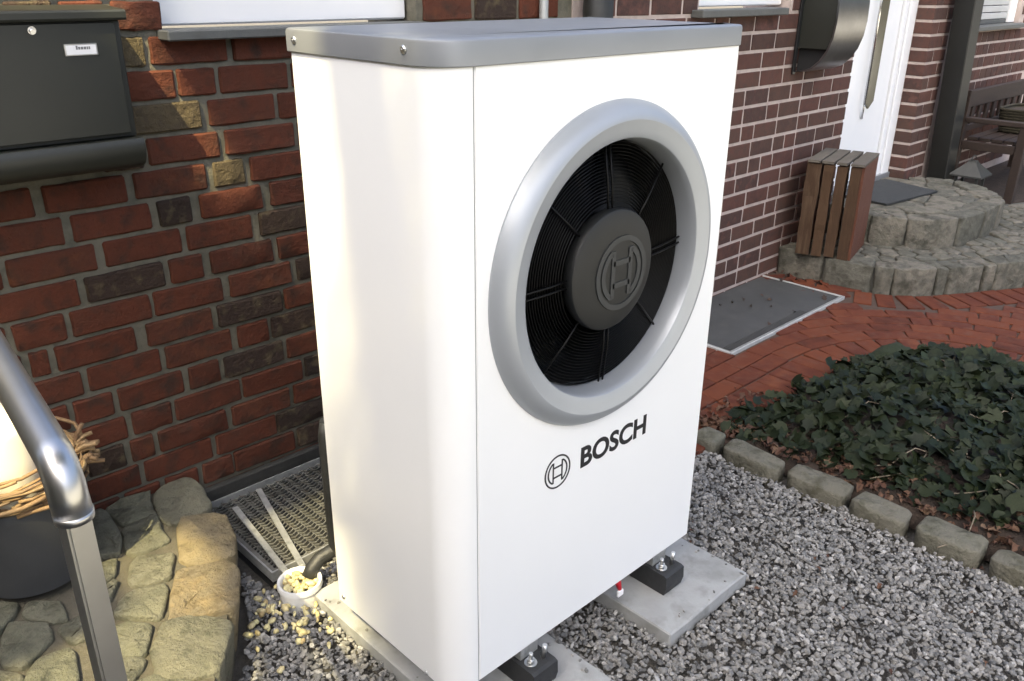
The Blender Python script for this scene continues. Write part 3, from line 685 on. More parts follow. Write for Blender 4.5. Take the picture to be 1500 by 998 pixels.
# red and white tag under the front edge
tg = thing('cable_tag', 'small red and white tag hanging under the front edge of the unit', 'tag', (0.615, 0.012, 0.06))
b = bmesh.new(); tube(b, [(0.613, 0.02, 0.135), (0.617, 0.012, 0.10), (0.618, 0.006, 0.083)], [0.010, 0.009, 0.006], 8); mobj('strap', b, tg, M['red'])
b = bmesh.new(); box(b, 0.607, 0.631, 0.001, 0.009, 0.062, 0.082, 0.002); mobj('plate', b, tg, M['label_white'])

# concrete slabs under the unit
for x0, x1, lab in ((0.02, 0.396, 'grey concrete slab under the left front foot of the unit'), (0.632, 1.022, 'grey concrete slab under the right front foot of the unit')):
    b = bmesh.new(); box(b, x0, x1, -0.165, 0.66, -0.03, 0.022, 0.004)
    bmesh.ops.subdivide_edges(b, edges=[e for e in b.edges if e.calc_length() > 0.3], cuts=3, use_grid_fill=True)
    for v in b.verts:
        v.co += Vector((noise.noise(v.co * 9), noise.noise(v.co * 9 + Vector((3, 0, 0))), 0)) * 0.003
    setp(mobj('concrete_slab', b, None, M['concrete']), lab, 'slab', 'concrete slabs under the heat pump')

# ------------------------------------------------------------------ gravel
PLAT = [(-0.012, 1.33), (-0.03, 1.19), (-0.05, 1.05), (-0.055, 0.99), (-0.10, 0.85), (-0.15, 0.72), (-0.25, 0.57), (-0.36, 0.42), (-0.50, 0.30), (-0.75, 0.20), (-1.2, 0.16), (-1.7, 0.3), (-1.7, 1.33)]
def rock(rg, ico, s):
    sx, sy, sz = s * rg.uniform(.75, 1.5), s * rg.uniform(.55, 1.0), s * rg.uniform(.38, .8)
    rot = Matrix.Rotation(rg.uniform(0, 6.28), 3, 'Z') @ Matrix.Rotation(rg.uniform(-.7, .7), 3, 'X') @ Matrix.Rotation(rg.uniform(-.5, .5), 3, 'Y')
    return [rot @ Vector((x * sx * rg.uniform(.66, 1.2), y * sy * rg.uniform(.66, 1.2), z * sz * rg.uniform(.66, 1.2))) for x, y, z in ico[0]]
def ico(sub):
    b = bmesh.new(); bmesh.ops.create_icosphere(b, subdivisions=sub, radius=1.0)
    V = [v.co.copy() for v in b.verts]; F = [tuple(v.index for v in f.verts) for f in b.faces]; b.free(); return V, F
ICO = ico(1); ICO2 = ico(2)
rg = random.Random(21)
bank = [rock(rg, ICO, 1.0) for _ in range(80)]
V, F = [], []
def add_rock(p, s, vs):
    o = len(V); V.extend([(p[0] + v.x * s, p[1] + v.y * s, p[2] + v.z * s) for v in vs]); F.extend([(a + o, b_ + o, c + o) for a, b_, c in ICO[1]])
def gravel_ok(x, y):
    if 0.012 < x < 0.404 and -0.172 < y < 0.667: return False
    if 0.624 < x < 1.030 and -0.172 < y < 0.667: return False
    if inside(x, y, PLAT): return False
    if x > -0.06 and y > 0.79 and x < 1.0: return False
    if (x - 0.008) ** 2 + (y - 0.708) ** 2 < 0.066 ** 2: return False
    if x > 1.60 - 0.02 * math.sin(y * 9): return False
    if y > 0.46 and x > 1.03: return False
    return True
cnt = 0
while cnt < 24000:
    x, y = rg.uniform(-0.62, 1.62), rg.uniform(-1.05, 0.92)
    if y < -1.05 + 0 or (x < 0.3 and y < -0.35 - (x)): 
        if rg.random() < 0.85: continue
    if not gravel_ok(x, y): continue
    big = rg.random()
    s = rg.uniform(0.0050, 0.0088) if big < .78 else rg.uniform(0.0085, 0.0130)
    h = -0.016 + 0.010 * noise.noise(Vector((x * 5, y * 5, 0))) + rg.uniform(-0.006, 0.010) + (0.006 if x < 0.1 and y > 0.3 else 0)
    add_rock((x, y, h), s, rg.choice(bank)); cnt += 1
for i in range(46):
    ex = rg.choice([(0.02, 0.396), (0.632, 1.022)]); t = rg.random()
    x, y = rg.choice([(ex[0] + rg.uniform(.005, .03), rg.uniform(-.16, .62)), (ex[1] - rg.uniform(.005, .04), rg.uniform(-.16, .05)), (rg.uniform(*ex), -.16 + abs(rg.gauss(0, .02)))])
    add_rock((x, y, 0.0245), rg.uniform(0.003, 0.0075), rg.choice(bank))
setp(raw('gravel', V, F, M['gravel'], None, False), 'grey crushed gravel spread around the white unit', 'gravel', None, 'stuff')
# warm round pebbles by the step and in the white pot
V, F = [], []
bank2 = [rock(rg, ICO2, 1.0) for _ in range(14)]
def add_peb(p, s):
    o = len(V); vs = rg.choice(bank2); V.extend([(p[0] + v.x * s, p[1] + v.y * s, p[2] + v.z * s) for v in vs]); F.extend([tuple(i + o for i in f) for f in ICO2[1]])
for i in range(95):
    x, y = rg.gauss(-0.065, 0.07), rg.gauss(0.68, 0.08)
    if gravel_ok(x, y) and y < 0.79: add_peb((x, y, 0.001 + rg.uniform(0, 0.005)), rg.uniform(0.006, 0.0135))
for i in range(26):
    x, y = rg.gauss(0.0, 0.10), rg.gauss(0.56, 0.09)
    if gravel_ok(x, y): add_peb((x, y, 0.002), rg.uniform(0.006, 0.012))
setp(raw('yellow_pebbles', V, F, M['pebble'], None, True), 'yellow rounded pebbles lying beside the cobbled step and the white pipe ring', 'pebbles', None, 'stuff')
V, F = [], []
for i in range(60):
    q = rg.uniform(0, 6.28); d = 0.050 * math.sqrt(rg.random())
    add_peb((0.008 + d * math.cos(q), 0.708 + d * math.sin(q), 0.026 + rg.uniform(-0.004, 0.012)), rg.uniform(0.007, 0.0125))
setp(raw('pipe_pebbles', V, F, M['pebble'], None, True), 'brown and yellow pebbles filling the white pipe ring', 'pebbles', None, 'stuff')

# white pipe ring, black hose
b = bmesh.new()
lathe(b, [(0.050, 0.020), (0.0555, 0.044), (0.058, 0.046), (0.064, 0.046), (0.065, 0.042), (0.0655, 0.030), (0.061, 0.027), (0.059, -0.03)], (0.008, 0.708, 0), 'Z', 40)
setp(auto(mobj('pipe_ring', b, None, M['pvc_white']), 40), 'open white plastic pipe ring filled with pebbles at the grating corner', 'pipe')
hose = thing('drain_hose', 'black insulated hose bending from behind the unit into the white pipe ring', 'hose', (0.1, 0.71, 0.05))
b = bmesh.new(); tube(b, [(0.30, 0.66, 0.085), (0.19, 0.695, 0.092), (0.13, 0.71, 0.090), (0.085, 0.716, 0.078), (0.055, 0.715, 0.057), (0.040, 0.712, 0.036)], 0.021, 14)
mobj('hose_tube', b, hose, M['foam'])

# ------------------------------------------------------------------ light well grating by the old wall
gr = thing('light_well_grating', 'galvanised mesh grating over the light well between cobbled step and brick wall', 'grating', (0.45, 1.0, 0.02))
GX0, GX1, GY0, GY1 = -0.028, 0.98, 0.805, 1.285
b = bmesh.new(); box(b, GX0, GX1, GY0, GY0 + 0.006, 0.0, 0.034); box(b, GX0, GX0 + 0.006, GY0 + 0.0065, GY1, 0.0, 0.033); box(b, GX1 - 0.006, GX1, GY0 + 0.0065, GY1, 0.0, 0.033); box(b, GX0 + .0065, GX1 - .0065, GY1 - 0.006, GY1, 0.0, 0.032)
mobj('frame', b, gr, M['galv'])
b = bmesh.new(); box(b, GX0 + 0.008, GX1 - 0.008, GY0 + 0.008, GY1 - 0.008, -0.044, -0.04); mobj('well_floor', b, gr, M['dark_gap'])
b = bmesh.new(); box(b, GX0 + 0.007, GX1 - 0.0075, GY0 + 0.0075, GY0 + 0.024, 0.018, 0.024); box(b, GX0 + 0.007, GX0 + 0.024, GY0 + 0.0245, GY1 - 0.007, 0.0175, 0.0235); mobj('border', b, gr, M['mesh_dark'])
# expanded metal: zig-zag strands
b = bmesh.new(); px_, py_ = 0.034, 0.017
def strand(pts, w=0.0022, z=0.021, h=0.005):
    for i in range(len(pts) - 1):
        a, c = Vector((*pts[i], z)), Vector((*pts[i + 1], z)); d = (c - a).normalized(); nn = Vector((-d.y, d.x, 0)) * w
        vv = [b.verts.new(p) for p in (a + nn, a - nn, c - nn, c + nn)]; b.faces.new(vv)
        ww = [b.verts.new(p) for p in (a - nn, a - nn - Vector((0, 0, h)), c - nn - Vector((0, 0, h)), c - nn)]; b.faces.new(ww)
ny = int((GY1 - GY0 - 0.03) / py_)
for j in range(ny):
    y = GY0 + 0.026 + j * py_; pts = []; lim = 0.72
    n = int((lim - GX0) / (px_ / 2))
    for i in range(n):
        pts.append((GX0 + 0.02 + i * px_ / 2, y + (py_ * 0.5 if ((i // 1) % 2) else 0.0)))
    strand(pts, w=0.0019, z=0.0205 + 0.0004 * (j % 2))
    if j % 2 == 0: pass
    b2 = [(GX0 + 0.02 + i * px_, y + py_ * 0.5) for i in range(0)]
for j in range(0, ny):
    for i in range(int((0.70 - GX0) / px_)):
        x = GX0 + 0.02 + px_ / 2 + i * px_ ; y = GY0 + 0.026 + j * py_ + py_ * .5
        strand([(x, y), (x + (0.0), y + py_ * .5)], w=0.0017, z=0.0202) if (i + j) % 1 == 0 else None
o = mobj('mesh', b, gr, M['mesh_dark']); o['kind'] = 'stuff'
for (x0, y0, x1, y1) in ((0.054, 1.19, 0.002, 0.775), (0.165, 1.235, 0.052, 0.765)):
    b = bmesh.new(); a, c = Vector((x0, y0, 0)), Vector((x1, y1, 0)); d = (c - a).normalized(); nn = Vector((-d.y, d.x, 0)) * 0.0095
    vs_ = [b.verts.new(p + Vector((0, 0, z))) for z in (0.036, 0.041) for p in (a + nn, a - nn, c - nn, c + nn)]
    for f in ((3, 2, 1, 0), (4, 5, 6, 7), (0, 1, 5, 4), (1, 2, 6, 5), (2, 3, 7, 6), (3, 0, 4, 7)): b.faces.new([vs_[i] for i in f])
    tube(b, [c - d * 0.012 + Vector((0, 0, 0.041)), c - d * 0.012 + Vector((0, 0, 0.044))], 0.005, 8)
    bmesh.ops.recalc_face_normals(b, faces=b.faces[:])
    lab = 'flat metal strap lying across the mesh grating, left of the two' if x0 < 0.1 else 'flat metal strap lying across the mesh grating, right of the two nearer the unit'
    setp(mobj('metal_strap', b, None, M['galv']), lab, 'strap', 'metal straps on the grating')
b = bmesh.new(); box(b, -0.01, 1.75, WY - 0.018, WY + 0.009, -0.03, 0.066, 0.004)
mobj('plinth', b, old_house, M['plinth'])

# ------------------------------------------------------------------ cobbled step on the left
step = thing('cobbled_step', 'low step of sandy and grey rough cobbles in the sun under the mailbox', 'step', (-0.4, 0.9, 0))
ins = [(x * 0.955 - 0.045, y - 0.002) if y < 1.3 else (x - 0.03, 1.305) for x, y in PLAT]
b = bmesh.new(); prism(b, ins, -0.03, 0.134); mobj('bed', b, step, M['joint'])
STONES = {
 'S1': ([(-0.163, 1.27), (-0.12, 1.305), (-0.062, 1.305), (-0.034, 1.27), (-0.042, 1.195), (-0.065, 1.089), (-0.18, 1.086), (-0.196, 1.127), (-0.183, 1.228)], 'stone_grey'),
 'S2': ([(-0.303, 1.305), (-0.267, 1.31), (-0.17, 1.31), (-0.178, 1.28), (-0.206, 1.192), (-0.203, 1.174), (-0.3, 1.18)], 'stone_grey'),
 'S3': ([(-0.309, 1.165), (-0.21, 1.173), (-0.224, 1.085), (-0.238, 1.009), (-0.345, 1.026)], 'stone_grey'),
 'S4': ([(-0.37, 1.30), (-0.315, 1.305), (-0.324, 1.135), (-0.361, 1.055), (-0.448, 1.097)], 'stone_grey'),
 'S5': ([(-0.194, 1.041), (-0.155, 1.081), (-0.08, 1.049), (-0.058, 1.012), (-0.088, 0.9), (-0.128, 0.826), (-0.226, 0.859), (-0.242, 0.914)], 'stone_warm'),
 'S6': ([(-0.276, 0.86), (-0.150, 0.783), (-0.158, 0.743), (-0.234, 0.608), (-0.33, 0.662), (-0.381, 0.677), (-0.314, 0.788)], 'stone_warm'),
 'S7': ([(-0.444, 0.621), (-0.392, 0.677), (-0.324, 0.651), (-0.268, 0.559), (-0.33, 0.485), (-0.373, 0.440), (-0.45, 0.484), (-0.477, 0.537)], 'stone_grey'),
 'S8': ([(-0.344, 0.998), (-0.253, 0.946), (-0.295, 0.852), (-0.355, 0.859), (-0.394, 0.902)], 'stone_grey'),
 'S9': ([(-0.447, 0.832), (-0.402, 0.867), (-0.327, 0.826), (-0.333, 0.8), (-0.383, 0.719), (-0.396, 0.714), (-0.459, 0.774), (-0.472, 0.798)], 'stone_grey'),
 'S10': ([(-0.513, 0.754), (-0.458, 0.748), (-0.418, 0.699), (-0.463, 0.618), (-0.479, 0.607), (-0.535, 0.66)], 'stone_grey'),
 'S11': ([(-0.454, 1.049), (-0.38, 1.03), (-0.403, 0.962), (-0.471, 0.95)], 'stone_grey'),
 'S12': ([(-0.483, 0.925), (-0.41, 0.943), (-0.445, 0.876), (-0.499, 0.835)], 'stone_grey'),
 'S13': ([(-0.536, 0.643), (-0.476, 0.595), (-0.506, 0.561), (-0.536, 0.533), (-0.575, 0.575)], 'stone_grey'),
 'S14': ([(-0.53, 0.527), (-0.485, 0.526), (-0.435, 0.46), (-0.40, 0.40), (-0.54, 0.36), (-0.58, 0.46)], 'stone_grey'),
 'S15': ([(-0.716, 0.885), (-0.673, 0.95), (-0.602, 0.868), (-0.619, 0.824), (-0.694, 0.77), (-0.738, 0.805)], 'stone_grey'),
 'S16': ([(-0.644, 0.951), (-0.616, 1.002), (-0.556, 0.96), (-0.568, 0.871), (-0.592, 0.879)], 'stone_grey'),
 'S17': ([(-0.702, 0.735), (-0.657, 0.771), (-0.594, 0.755), (-0.623, 0.624), (-0.719, 0.66)], 'stone_grey'),
 'S18': ([(-0.85, 0.82), (-0.755, 0.80), (-0.712, 0.75), (-0.73, 0.66), (-0.85, 0.66)], 'stone_grey'),
 'S19': ([(-0.689, 1.08), (-0.639, 1.014), (-0.675, 0.966), (-0.725, 0.92), (-0.80, 0.976), (-0.78, 1.06)], 'stone_grey'),
 'S20': ([(-0.59, 0.855), (-0.52, 0.85), (-0.50, 0.80), (-0.535, 0.765), (-0.585, 0.775)], 'stone_grey'),
 'S21': ([(-0.61, 0.60), (-0.585, 0.56), (-0.61, 0.36), (-0.75, 0.36), (-0.74, 0.62)], 'stone_grey'),
 'S22': ([(-0.64, 0.34), (-0.42, 0.37), (-0.44, 0.315), (-0.62, 0.245)], 'stone_grey'),
}
for i, (pts, mt) in enumerate(STONES.values()):
    mx_, my_ = sum(p[0] for p in pts) / len(pts), sum(p[1] for p in pts) / len(pts)
    pts = [(mx_ + (x - mx_) * 1.11, min(1.312, my_ + (y - my_) * 1.11)) for x, y in pts]
    stone('stone', step, pts, -0.02, 0.152, M[mt], seed=i * 1.9 + 2, gap=0.0005, dome=0.002, rough=0.010, rnd_edge=0.007, sm=2, under=0.03)
for i, (x, y) in enumerate([(-0.95, 0.45), (-0.92, 1.0), (-0.78, 1.2), (-1.0, 0.75)]):
    stone('stone', step, [(x - .1, y - .1), (x + .09, y - .11), (x + .1, y + .09), (x - .08, y + .1)], -0.02, 0.15, M['stone_grey'], seed=60 + i, rough=0.008)

# planter with wreath and candle
pl = thing('planter_pot', 'dark grey planter pot on the cobbled step behind the steel handrail', 'planter', (-0.555, 1.12, 0.15))
PC = (-0.555, 1.125, 0)
b = bmesh.new(); lathe(b, [(0.128, 0.158), (0.135, 0.162), (0.150, 0.26), (0.166, 0.40), (0.170, 0.425), (0.168, 0.43), (0.158, 0.428), (0.155, 0.39), (0.0, 0.385)], PC, 'Z', 48)
auto(mobj('pot', b, pl, M['pot']), 40)
b = bmesh.new(); lathe(b, [(0.0, 0.386), (0.153, 0.39), (0.153, 0.395), (0.0, 0.40)], PC, 'Z', 24); mobj('soil', b, pl, M['soil'])
b = bmesh.new()
for i in range(120):
    q0 = rg.uniform(0, 6.28); ln = rg.uniform(0.6, 1.3); r0 = rg.uniform(0.128, 0.178); z = rg.uniform(0.42, 0.505); dr = rg.uniform(-.02, .02); dz = rg.uniform(-.02, .03)
    pts = []
    for k in range(6):
        t = k / 5; q = q0 + ln * t; r_ = r0 + dr * math.sin(t * 3) + rg.uniform(-.003, .003)
        pts.append((PC[0] + r_ * math.cos(q), PC[1] + r_ * math.sin(q), z + dz * t + rg.uniform(-.003, .003)))
    tube(b, pts, rg.uniform(0.003, 0.0062), 6)
for i in range(16):
    q0 = rg.uniform(-0.5, 0.1); pts = []
    base = Vector((PC[0] + 0.155 * math.cos(q0), PC[1] + 0.155 * math.sin(q0), 0.47 + rg.uniform(-.01, .03)))
    d = Vector((rg.uniform(0.2, .9), rg.uniform(-.7, -0.1), rg.uniform(-.1, .6))).normalized()
    tube(b, [base - d * 0.05, base, base + d * 0.03 + Vector((0, 0, .006)), base + d * rg.uniform(0.045, 0.07)], [0.004, 0.0065, 0.0065, 0.0055], 7)
wr = setp(mobj('twig_wreath', b, None, M['twig']), 'wreath of brown twigs lying around the candle on the planter rim', 'wreath')
b = bmesh.new(); lathe(b, [(0.0, 0.40), (0.100, 0.40), (0.102, 0.42), (0.102, 0.60), (0.095, 0.63), (0.08, 0.64), (0.03, 0.628), (0.0, 0.628)], (PC[0] - 0.02, PC[1] + 0.01, 0), 'Z', 40)
cn = thing('pillar_candle', 'fat cream pillar candle standing inside the twig wreath', 'candle', (PC[0], PC[1], 0.4)); auto(mobj('wax', b, cn, M['wax']), 50)
b = bmesh.new(); tube(b, [(PC[0] - .02, PC[1] + .01, 0.62), (PC[0] - .018, PC[1] + .01, 0.645)], 0.002, 6); mobj('wick', b, cn, M['print'])

# handrail
rail = thing('handrail', 'brushed stainless steel handrail with bent end and square post at left edge', 'handrail', (-0.74, -0.2, 0))
def ray(u, v, d): return Vector((-0.9584, -1.1608, 1.67)) + (_r * ((u - 750) / 1244.48) + _u * (-(v - 499) / 1244.48) + _f) * d
P0, P1, P2 = ray(-120, 330, 1.42), ray(30, 583, 1.07), ray(88, 682, 0.965)
dirn = (P2 - P1).normalized()
pts = [P0 + (P1 - P0) * t for t in (-1.2, 0, 0.5, 1)] + [P2 - dirn * 0.03]
end_ = P2 + Vector((0.004, -0.004, -0.012))
for i in range(1, 9):
    q = math.pi / 2 * i / 8 * 0.98
    t0 = P2 - dirn * 0.03
    pts.append(t0 + dirn * (0.036 * math.sin(q)) + Vector((0, 0, -0.036)) * (1 - math.cos(q)))
pts.append(pts[-1] + Vector((0.001, -0.002, -0.028)))
b = bmesh.new(); tube(b, pts, 0.0215, 24); mobj('rail_tube', b, rail, M['steel'])
pe = pts[-1]
b = bmesh.new(); ring_c = pe + Vector((0, 0, 0.006)); tube(b, [ring_c, pe + Vector((0, 0, -0.004))], [0.0222, 0.0218], 24); mobj('collar', b, rail, M['steel'])
b = bmesh.new(); MT = Matrix.Translation(Vector((pe.x + 0.002, pe.y + 0.012, 0))) @ Matrix.Rotation(R(12), 4, 'Z')
vsb = []
hw, hd = 0.0155, 0.0125
for z in (-0.02, pe.z + 0.03):
    for x, y in ((-hw, -hd), (hw, -hd), (hw, hd), (-hw, hd)): vsb.append(b.verts.new(MT @ Vector((x, y, z))))
for f in ((0, 1, 5, 4), (1, 2, 6, 5), (2, 3, 7, 6), (3, 0, 4, 7), (4, 5, 6, 7), (3, 2, 1, 0)): b.faces.new([vsb[i] for i in f])
bmesh.ops.bevel(b, geom=[e for e in b.edges if abs((e.verts[0].co - e.verts[1].co).z) > 0.2], offset=0.003, segments=2, affect='EDGES')
auto(mobj('post', b, rail, M['steel']), 50)

# ------------------------------------------------------------------ mailbox on the old wall
mbx = thing('mailbox', 'large anthracite wall mailbox with lock and name plate on the old brick wall', 'mailbox', (-0.4, 1.25, 1.2))
b = bmesh.new(); box(b, -0.70, -0.066, 1.197, WY + 0.005, 1.274, 1.566, 0.003); mobj('body', b, mbx, M['anthracite'])
b = bmesh.new(); box(b, -0.685, -0.0835, 1.186, 1.1955, 1.286, 1.561, 0.0015); fl = mobj('flap', b, mbx, M['anthracite'])
b = bmesh.new(); prism(b, [(1.176, 1.566), (1.172, 1.572), (1.172, 1.586), (1.178, 1.591), (WY + .004, 1.600), (WY + .004, 1.569)], -0.715, -0.055, 'X'); mobj('lid', b, mbx, M['anthracite'])
b = bmesh.new(); tube(b, [(-0.279, 1.1855, 1.547), (-0.279, 1.181, 1.547)], 0.0095, 18); tube(b, [(-0.279, 1.181, 1.5455), (-0.279, 1.1745, 1.5445)], [0.0065, 0.006], 10); mobj('lock', b, fl, M['chrome'])
b = bmesh.new(); box(b, -0.2145, -0.1345, 1.1825, 1.186, 1.4845, 1.5135, 0.001); pf = mobj('name_plate', b, fl, M['zinc'])
b = bmesh.new(); box(b, -0.2105, -0.1385, 1.1815, 1.1824, 1.488, 1.510); mobj('name_card', b, fl, M['label_white'])
b = bmesh.new(); x = -0.187
for i in range(6):
    w = rg.uniform(.0035, .006); hgt = 0.0065 if i else 0.009; box(b, x, x + w, 1.1812, 1.18145, 1.4995, 1.4995 + hgt); x += w + 0.0012
mobj('name_print', b, fl, M['grey_text'])
prof = [(WY + 0.004, 1.272), (1.150, 1.272), (1.147, 1.276), (1.144, 1.272), (1.140, 1.250), (1.145, 1.228), (1.158, 1.208), (1.18, 1.196), (1.21, 1.190), (WY + 0.004, 1.190)]
b = bmesh.new(); prism(b, prof, -0.715, -0.070, 'X'); auto(mobj('newspaper_tray', b, mbx, M['anthracite']), 50)

# ------------------------------------------------------------------ second mailbox, right wall
mb2 = thing('mailbox', 'curved dark steel mailbox with paper roll on the brown brick beside the front door', 'mailbox', (3.85, 1.2, 1.2))
front = [(1.31, 1.20), (1.26, 1.205), (1.21, 1.225), (1.165, 1.265), (1.13, 1.32), (1.108, 1.39), (1.100, 1.47), (1.102, 1.56), (1.115, 1.66), (1.14, 1.76), (1.19, 1.82)]
back = [(y + 0.010, z + 0.004) for y, z in front]
b = bmesh.new(); prism(b, front + back[::-1], 3.66, 4.02, 'X'); auto(mobj('curved_front', b, mb2, M['dark_steel']), 35)
b = bmesh.new(); prism(b, [(WY - 0.001, 1.33), (1.145, 1.33), (1.122, 1.39), (1.112, 1.47), (1.114, 1.56), (1.127, 1.66), (1.15, 1.755), (1.2, 1.815), (WY - 0.001, 1.83)], 3.668, 4.012, 'X'); mobj('body', b, mb2, M['anthracite'])
b = bmesh.new(); prism(b, [(WY - 0.001, 1.205), (1.27, 1.212), (1.22, 1.235), (1.18, 1.27), (1.146, 1.326), (WY - 0.001, 1.326)], 3.70, 4.0, 'X'); mobj('paper_roll', b, mb2, M['dark_gap'])
b = bmesh.new(); box(b, 3.64, 3.668, WY - 0.012, WY - 0.002, 1.19, 1.83, 0.001); mobj('back_plate', b, mb2, M['black'])

# ------------------------------------------------------------------ brick path
path = setp(mobj('brick_path', prism(bmesh.new(), [(1.03, 0.47), (1.66, 0.47), (1.68, 0.30), (3.3, -0.2), (3.4, -2.0), (6.5, -2.0), (6.5, 1.33), (1.03, 1.33)], -0.04, -0.006), None, M['paver_bed']), 'red clay brick path curving between steps and ivy bed', None, None, 'structure')
PV = [brick_mesh('brick', 0.1975, 0.045, 0.0955, 301 + i, M['paver'], 0.0016, False, edgey=0.003, cr_=0.5) for i in range(6)]
PVH = [brick_mesh('brick', 0.098, 0.045, 0.098, 331 + i, M['paver'], 0.0016, False, edgey=0.003, cr_=0.5) for i in range(3)]
AC = (2.60, -0.33)
def paver(x, y, ang, L=0.20, half=False, edge=False):
    if 2.42 < x < 3.62 and y > 0.775: return
    if y > 1.30 or inside(x, y, LOWSTEP): return
    if not edge and min(math.hypot(x - a, y - c) for a, c in LOWPTS) < 0.245 and y < 0.80: return
    if y < -0.95 or x > 5.6: return
    me = rnd.choice(PVH if half else PV)
    place(me, 'brick', path, (x, y, 0.004 + rnd.uniform(-0.002, 0.002)), (L / (0.098 if half else 0.20), 1, 1), (R(-90) + rnd.uniform(-.02, .02), rnd.uniform(-.015, .015), 0), None).rotation_euler = (Matrix.Rotation(ang + rnd.uniform(-.01, .01), 4, 'Z') @ Matrix.Rotation(R(-90) + rnd.uniform(-.01, .01), 4, 'X')).to_euler()
LOWF = [(3.765, 1.32), (3.765, 1.05), (3.785, 0.80), (3.86, 0.63), (3.99, 0.49), (4.17, 0.385), (4.40, 0.25), (4.62, 0.13), (4.9, 0.0), (5.3, -0.15), (6.2, -0.35)]
LOWSTEP = LOWF + [(8.5, -0.4), (8.5, 1.33)]
LOWPTS = []
for i in range(len(LOWF) - 1):
    for k in range(8): LOWPTS.append((LOWF[i][0] + (LOWF[i + 1][0] - LOWF[i][0]) * k / 8, LOWF[i][1] + (LOWF[i + 1][1] - LOWF[i][1]) * k / 8))
def along(rad, s):
    """s along the course: negative = straight part (towards -X), positive = arc length on this radius, then straight down -Y"""
    if s < 0: return (AC[0] + s, AC[1] + rad, 0.0)
    q = s / rad
    if q < math.pi / 2: return (AC[0] + rad * math.sin(q), AC[1] + rad * math.cos(q), -q)
    return (AC[0] + rad, AC[1] - (s - rad * math.pi / 2), -math.pi / 2)
for rad, radial in [(0.795, True)] + [(0.952 + 0.103 * i, False) for i in range(16)]:
    s = -1.62 - rnd.uniform(0, 0.1); stepw = 0.104 if radial else 0.205
    while s < rad * math.pi / 2 + 0.9:
        sc = s + stepw / 2
        x, y, a = along(rad, sc)
        jog = 0.012 * math.sin(x * 2.1)
        if radial: paver(x, y + jog, a + math.pi / 2)
        else:
            paver(x, y + jog, a)
        s += stepw
        if not radial and rnd.random() < 0.07:
            x, y, a = along(rad, s + 0.052); paver(x, y + jog, a, 0.098, True); s += 0.104
sdist = [0.0]
for i in range(1, len(LOWF)): sdist.append(sdist[-1] + math.hypot(LOWF[i][0] - LOWF[i - 1][0], LOWF[i][1] - LOWF[i - 1][1]))
s = 0.56
while s < sdist[-1] - 0.8:
    i = max(k for k in range(len(LOWF) - 1) if sdist[k] <= s); t = (s - sdist[i]) / (sdist[i + 1] - sdist[i])
    tx, ty = (LOWF[i + 1][0] - LOWF[i][0]) / (sdist[i + 1] - sdist[i]), (LOWF[i + 1][1] - LOWF[i][1]) / (sdist[i + 1] - sdist[i])
    # turn the course smoothly round the rounded corner
    a = math.atan2(ty, tx)
    if i + 2 < len(LOWF):
        b2 = math.atan2(LOWF[i + 2][1] - LOWF[i + 1][1], LOWF[i + 2][0] - LOWF[i + 1][0]); a = a + (b2 - a) * max(0, t - .5)
    nx_, ny_ = math.sin(a), -math.cos(a)
    paver(LOWF[i][0] + tx * t * (sdist[i + 1] - sdist[i]) + nx_ * 0.118, LOWF[i][1] + ty * t * (sdist[i + 1] - sdist[i]) + ny_ * 0.118, a + math.pi / 2, edge=True)
    s += 0.1075
# ------------------------------------------------------------------ grey covered light well before the right wall
cov = thing('light_well_cover', 'dark grey mesh cover in a pale metal frame before the brown brick wall', 'grating', (3.0, 1.05, 0.02))
CX0, CX1, CY0, CY1 = 2.43, 3.61, 0.785, 1.31
b = bmesh.new(); box(b, CX0 + .022, CX1 - .012, CY0 + .022, CY1, -0.004, 0.006)
bmesh.ops.subdivide_edges(b, edges=[e for e in b.edges if e.calc_length() > 0.3], cuts=9, use_grid_fill=True)
for v in b.verts:
    if v.co.z > 0.003: v.co.z += noise.noise(v.co * 5) * 0.004
mobj('cover_sheet', b, cov, M['mat_grey'])
b = bmesh.new(); box(b, CX0, CX1, CY0, CY0 + 0.010, -0.01, 0.0125, 0.001); box(b, CX0, CX0 + 0.012, CY0 + .0125, CY1, -0.01, 0.012, 0.001); box(b, CX1 - .010, CX1, CY0 + .0125, CY1, -0.01, 0.012, 0.001)
mobj('frame', b, cov, pbr('pale_frame_metal', [(0.42, 0.43, 0.42), (0.55, 0.56, 0.55)], rough=0.45, metal=0.3, nscale=20))
b = bmesh.new(); box(b, CX0 + .016, CX1 - .014, CY0 + .0155, CY0 + .021, 0.0, 0.0115); box(b, CX0 + .0155, CX0 + .021, CY0 + .0215, CY1, 0.0, 0.011); mobj('inner_frame', b, cov, M['galv'])
# louvre nibs along the front edge
b = bmesh.new()
for i in range(46): box(b, CX0 + 0.04 + i * 0.0165, CX0 + 0.049 + i * 0.0165, CY0 + 0.026, CY0 + 0.070, 0.0075, 0.0115)
o = mobj('mesh_nibs', b, cov, M['mat_grey']); o['kind'] = 'stuff'

# ------------------------------------------------------------------ stone steps at the front door
st = thing('stone_steps', 'two rounded grey stone steps leading up to the white front door', 'steps', (4.6, 0.8, 0))
low = mobj('lower_step', prism(bmesh.new(), [(x + 0.03, y + 0.02) if i else (3.80, 1.318) for i, (x, y) in enumerate(LOWF)] + [(8.5, -0.38), (8.5, 1.318)], -0.04, 0.142), st, M['step_joint'])
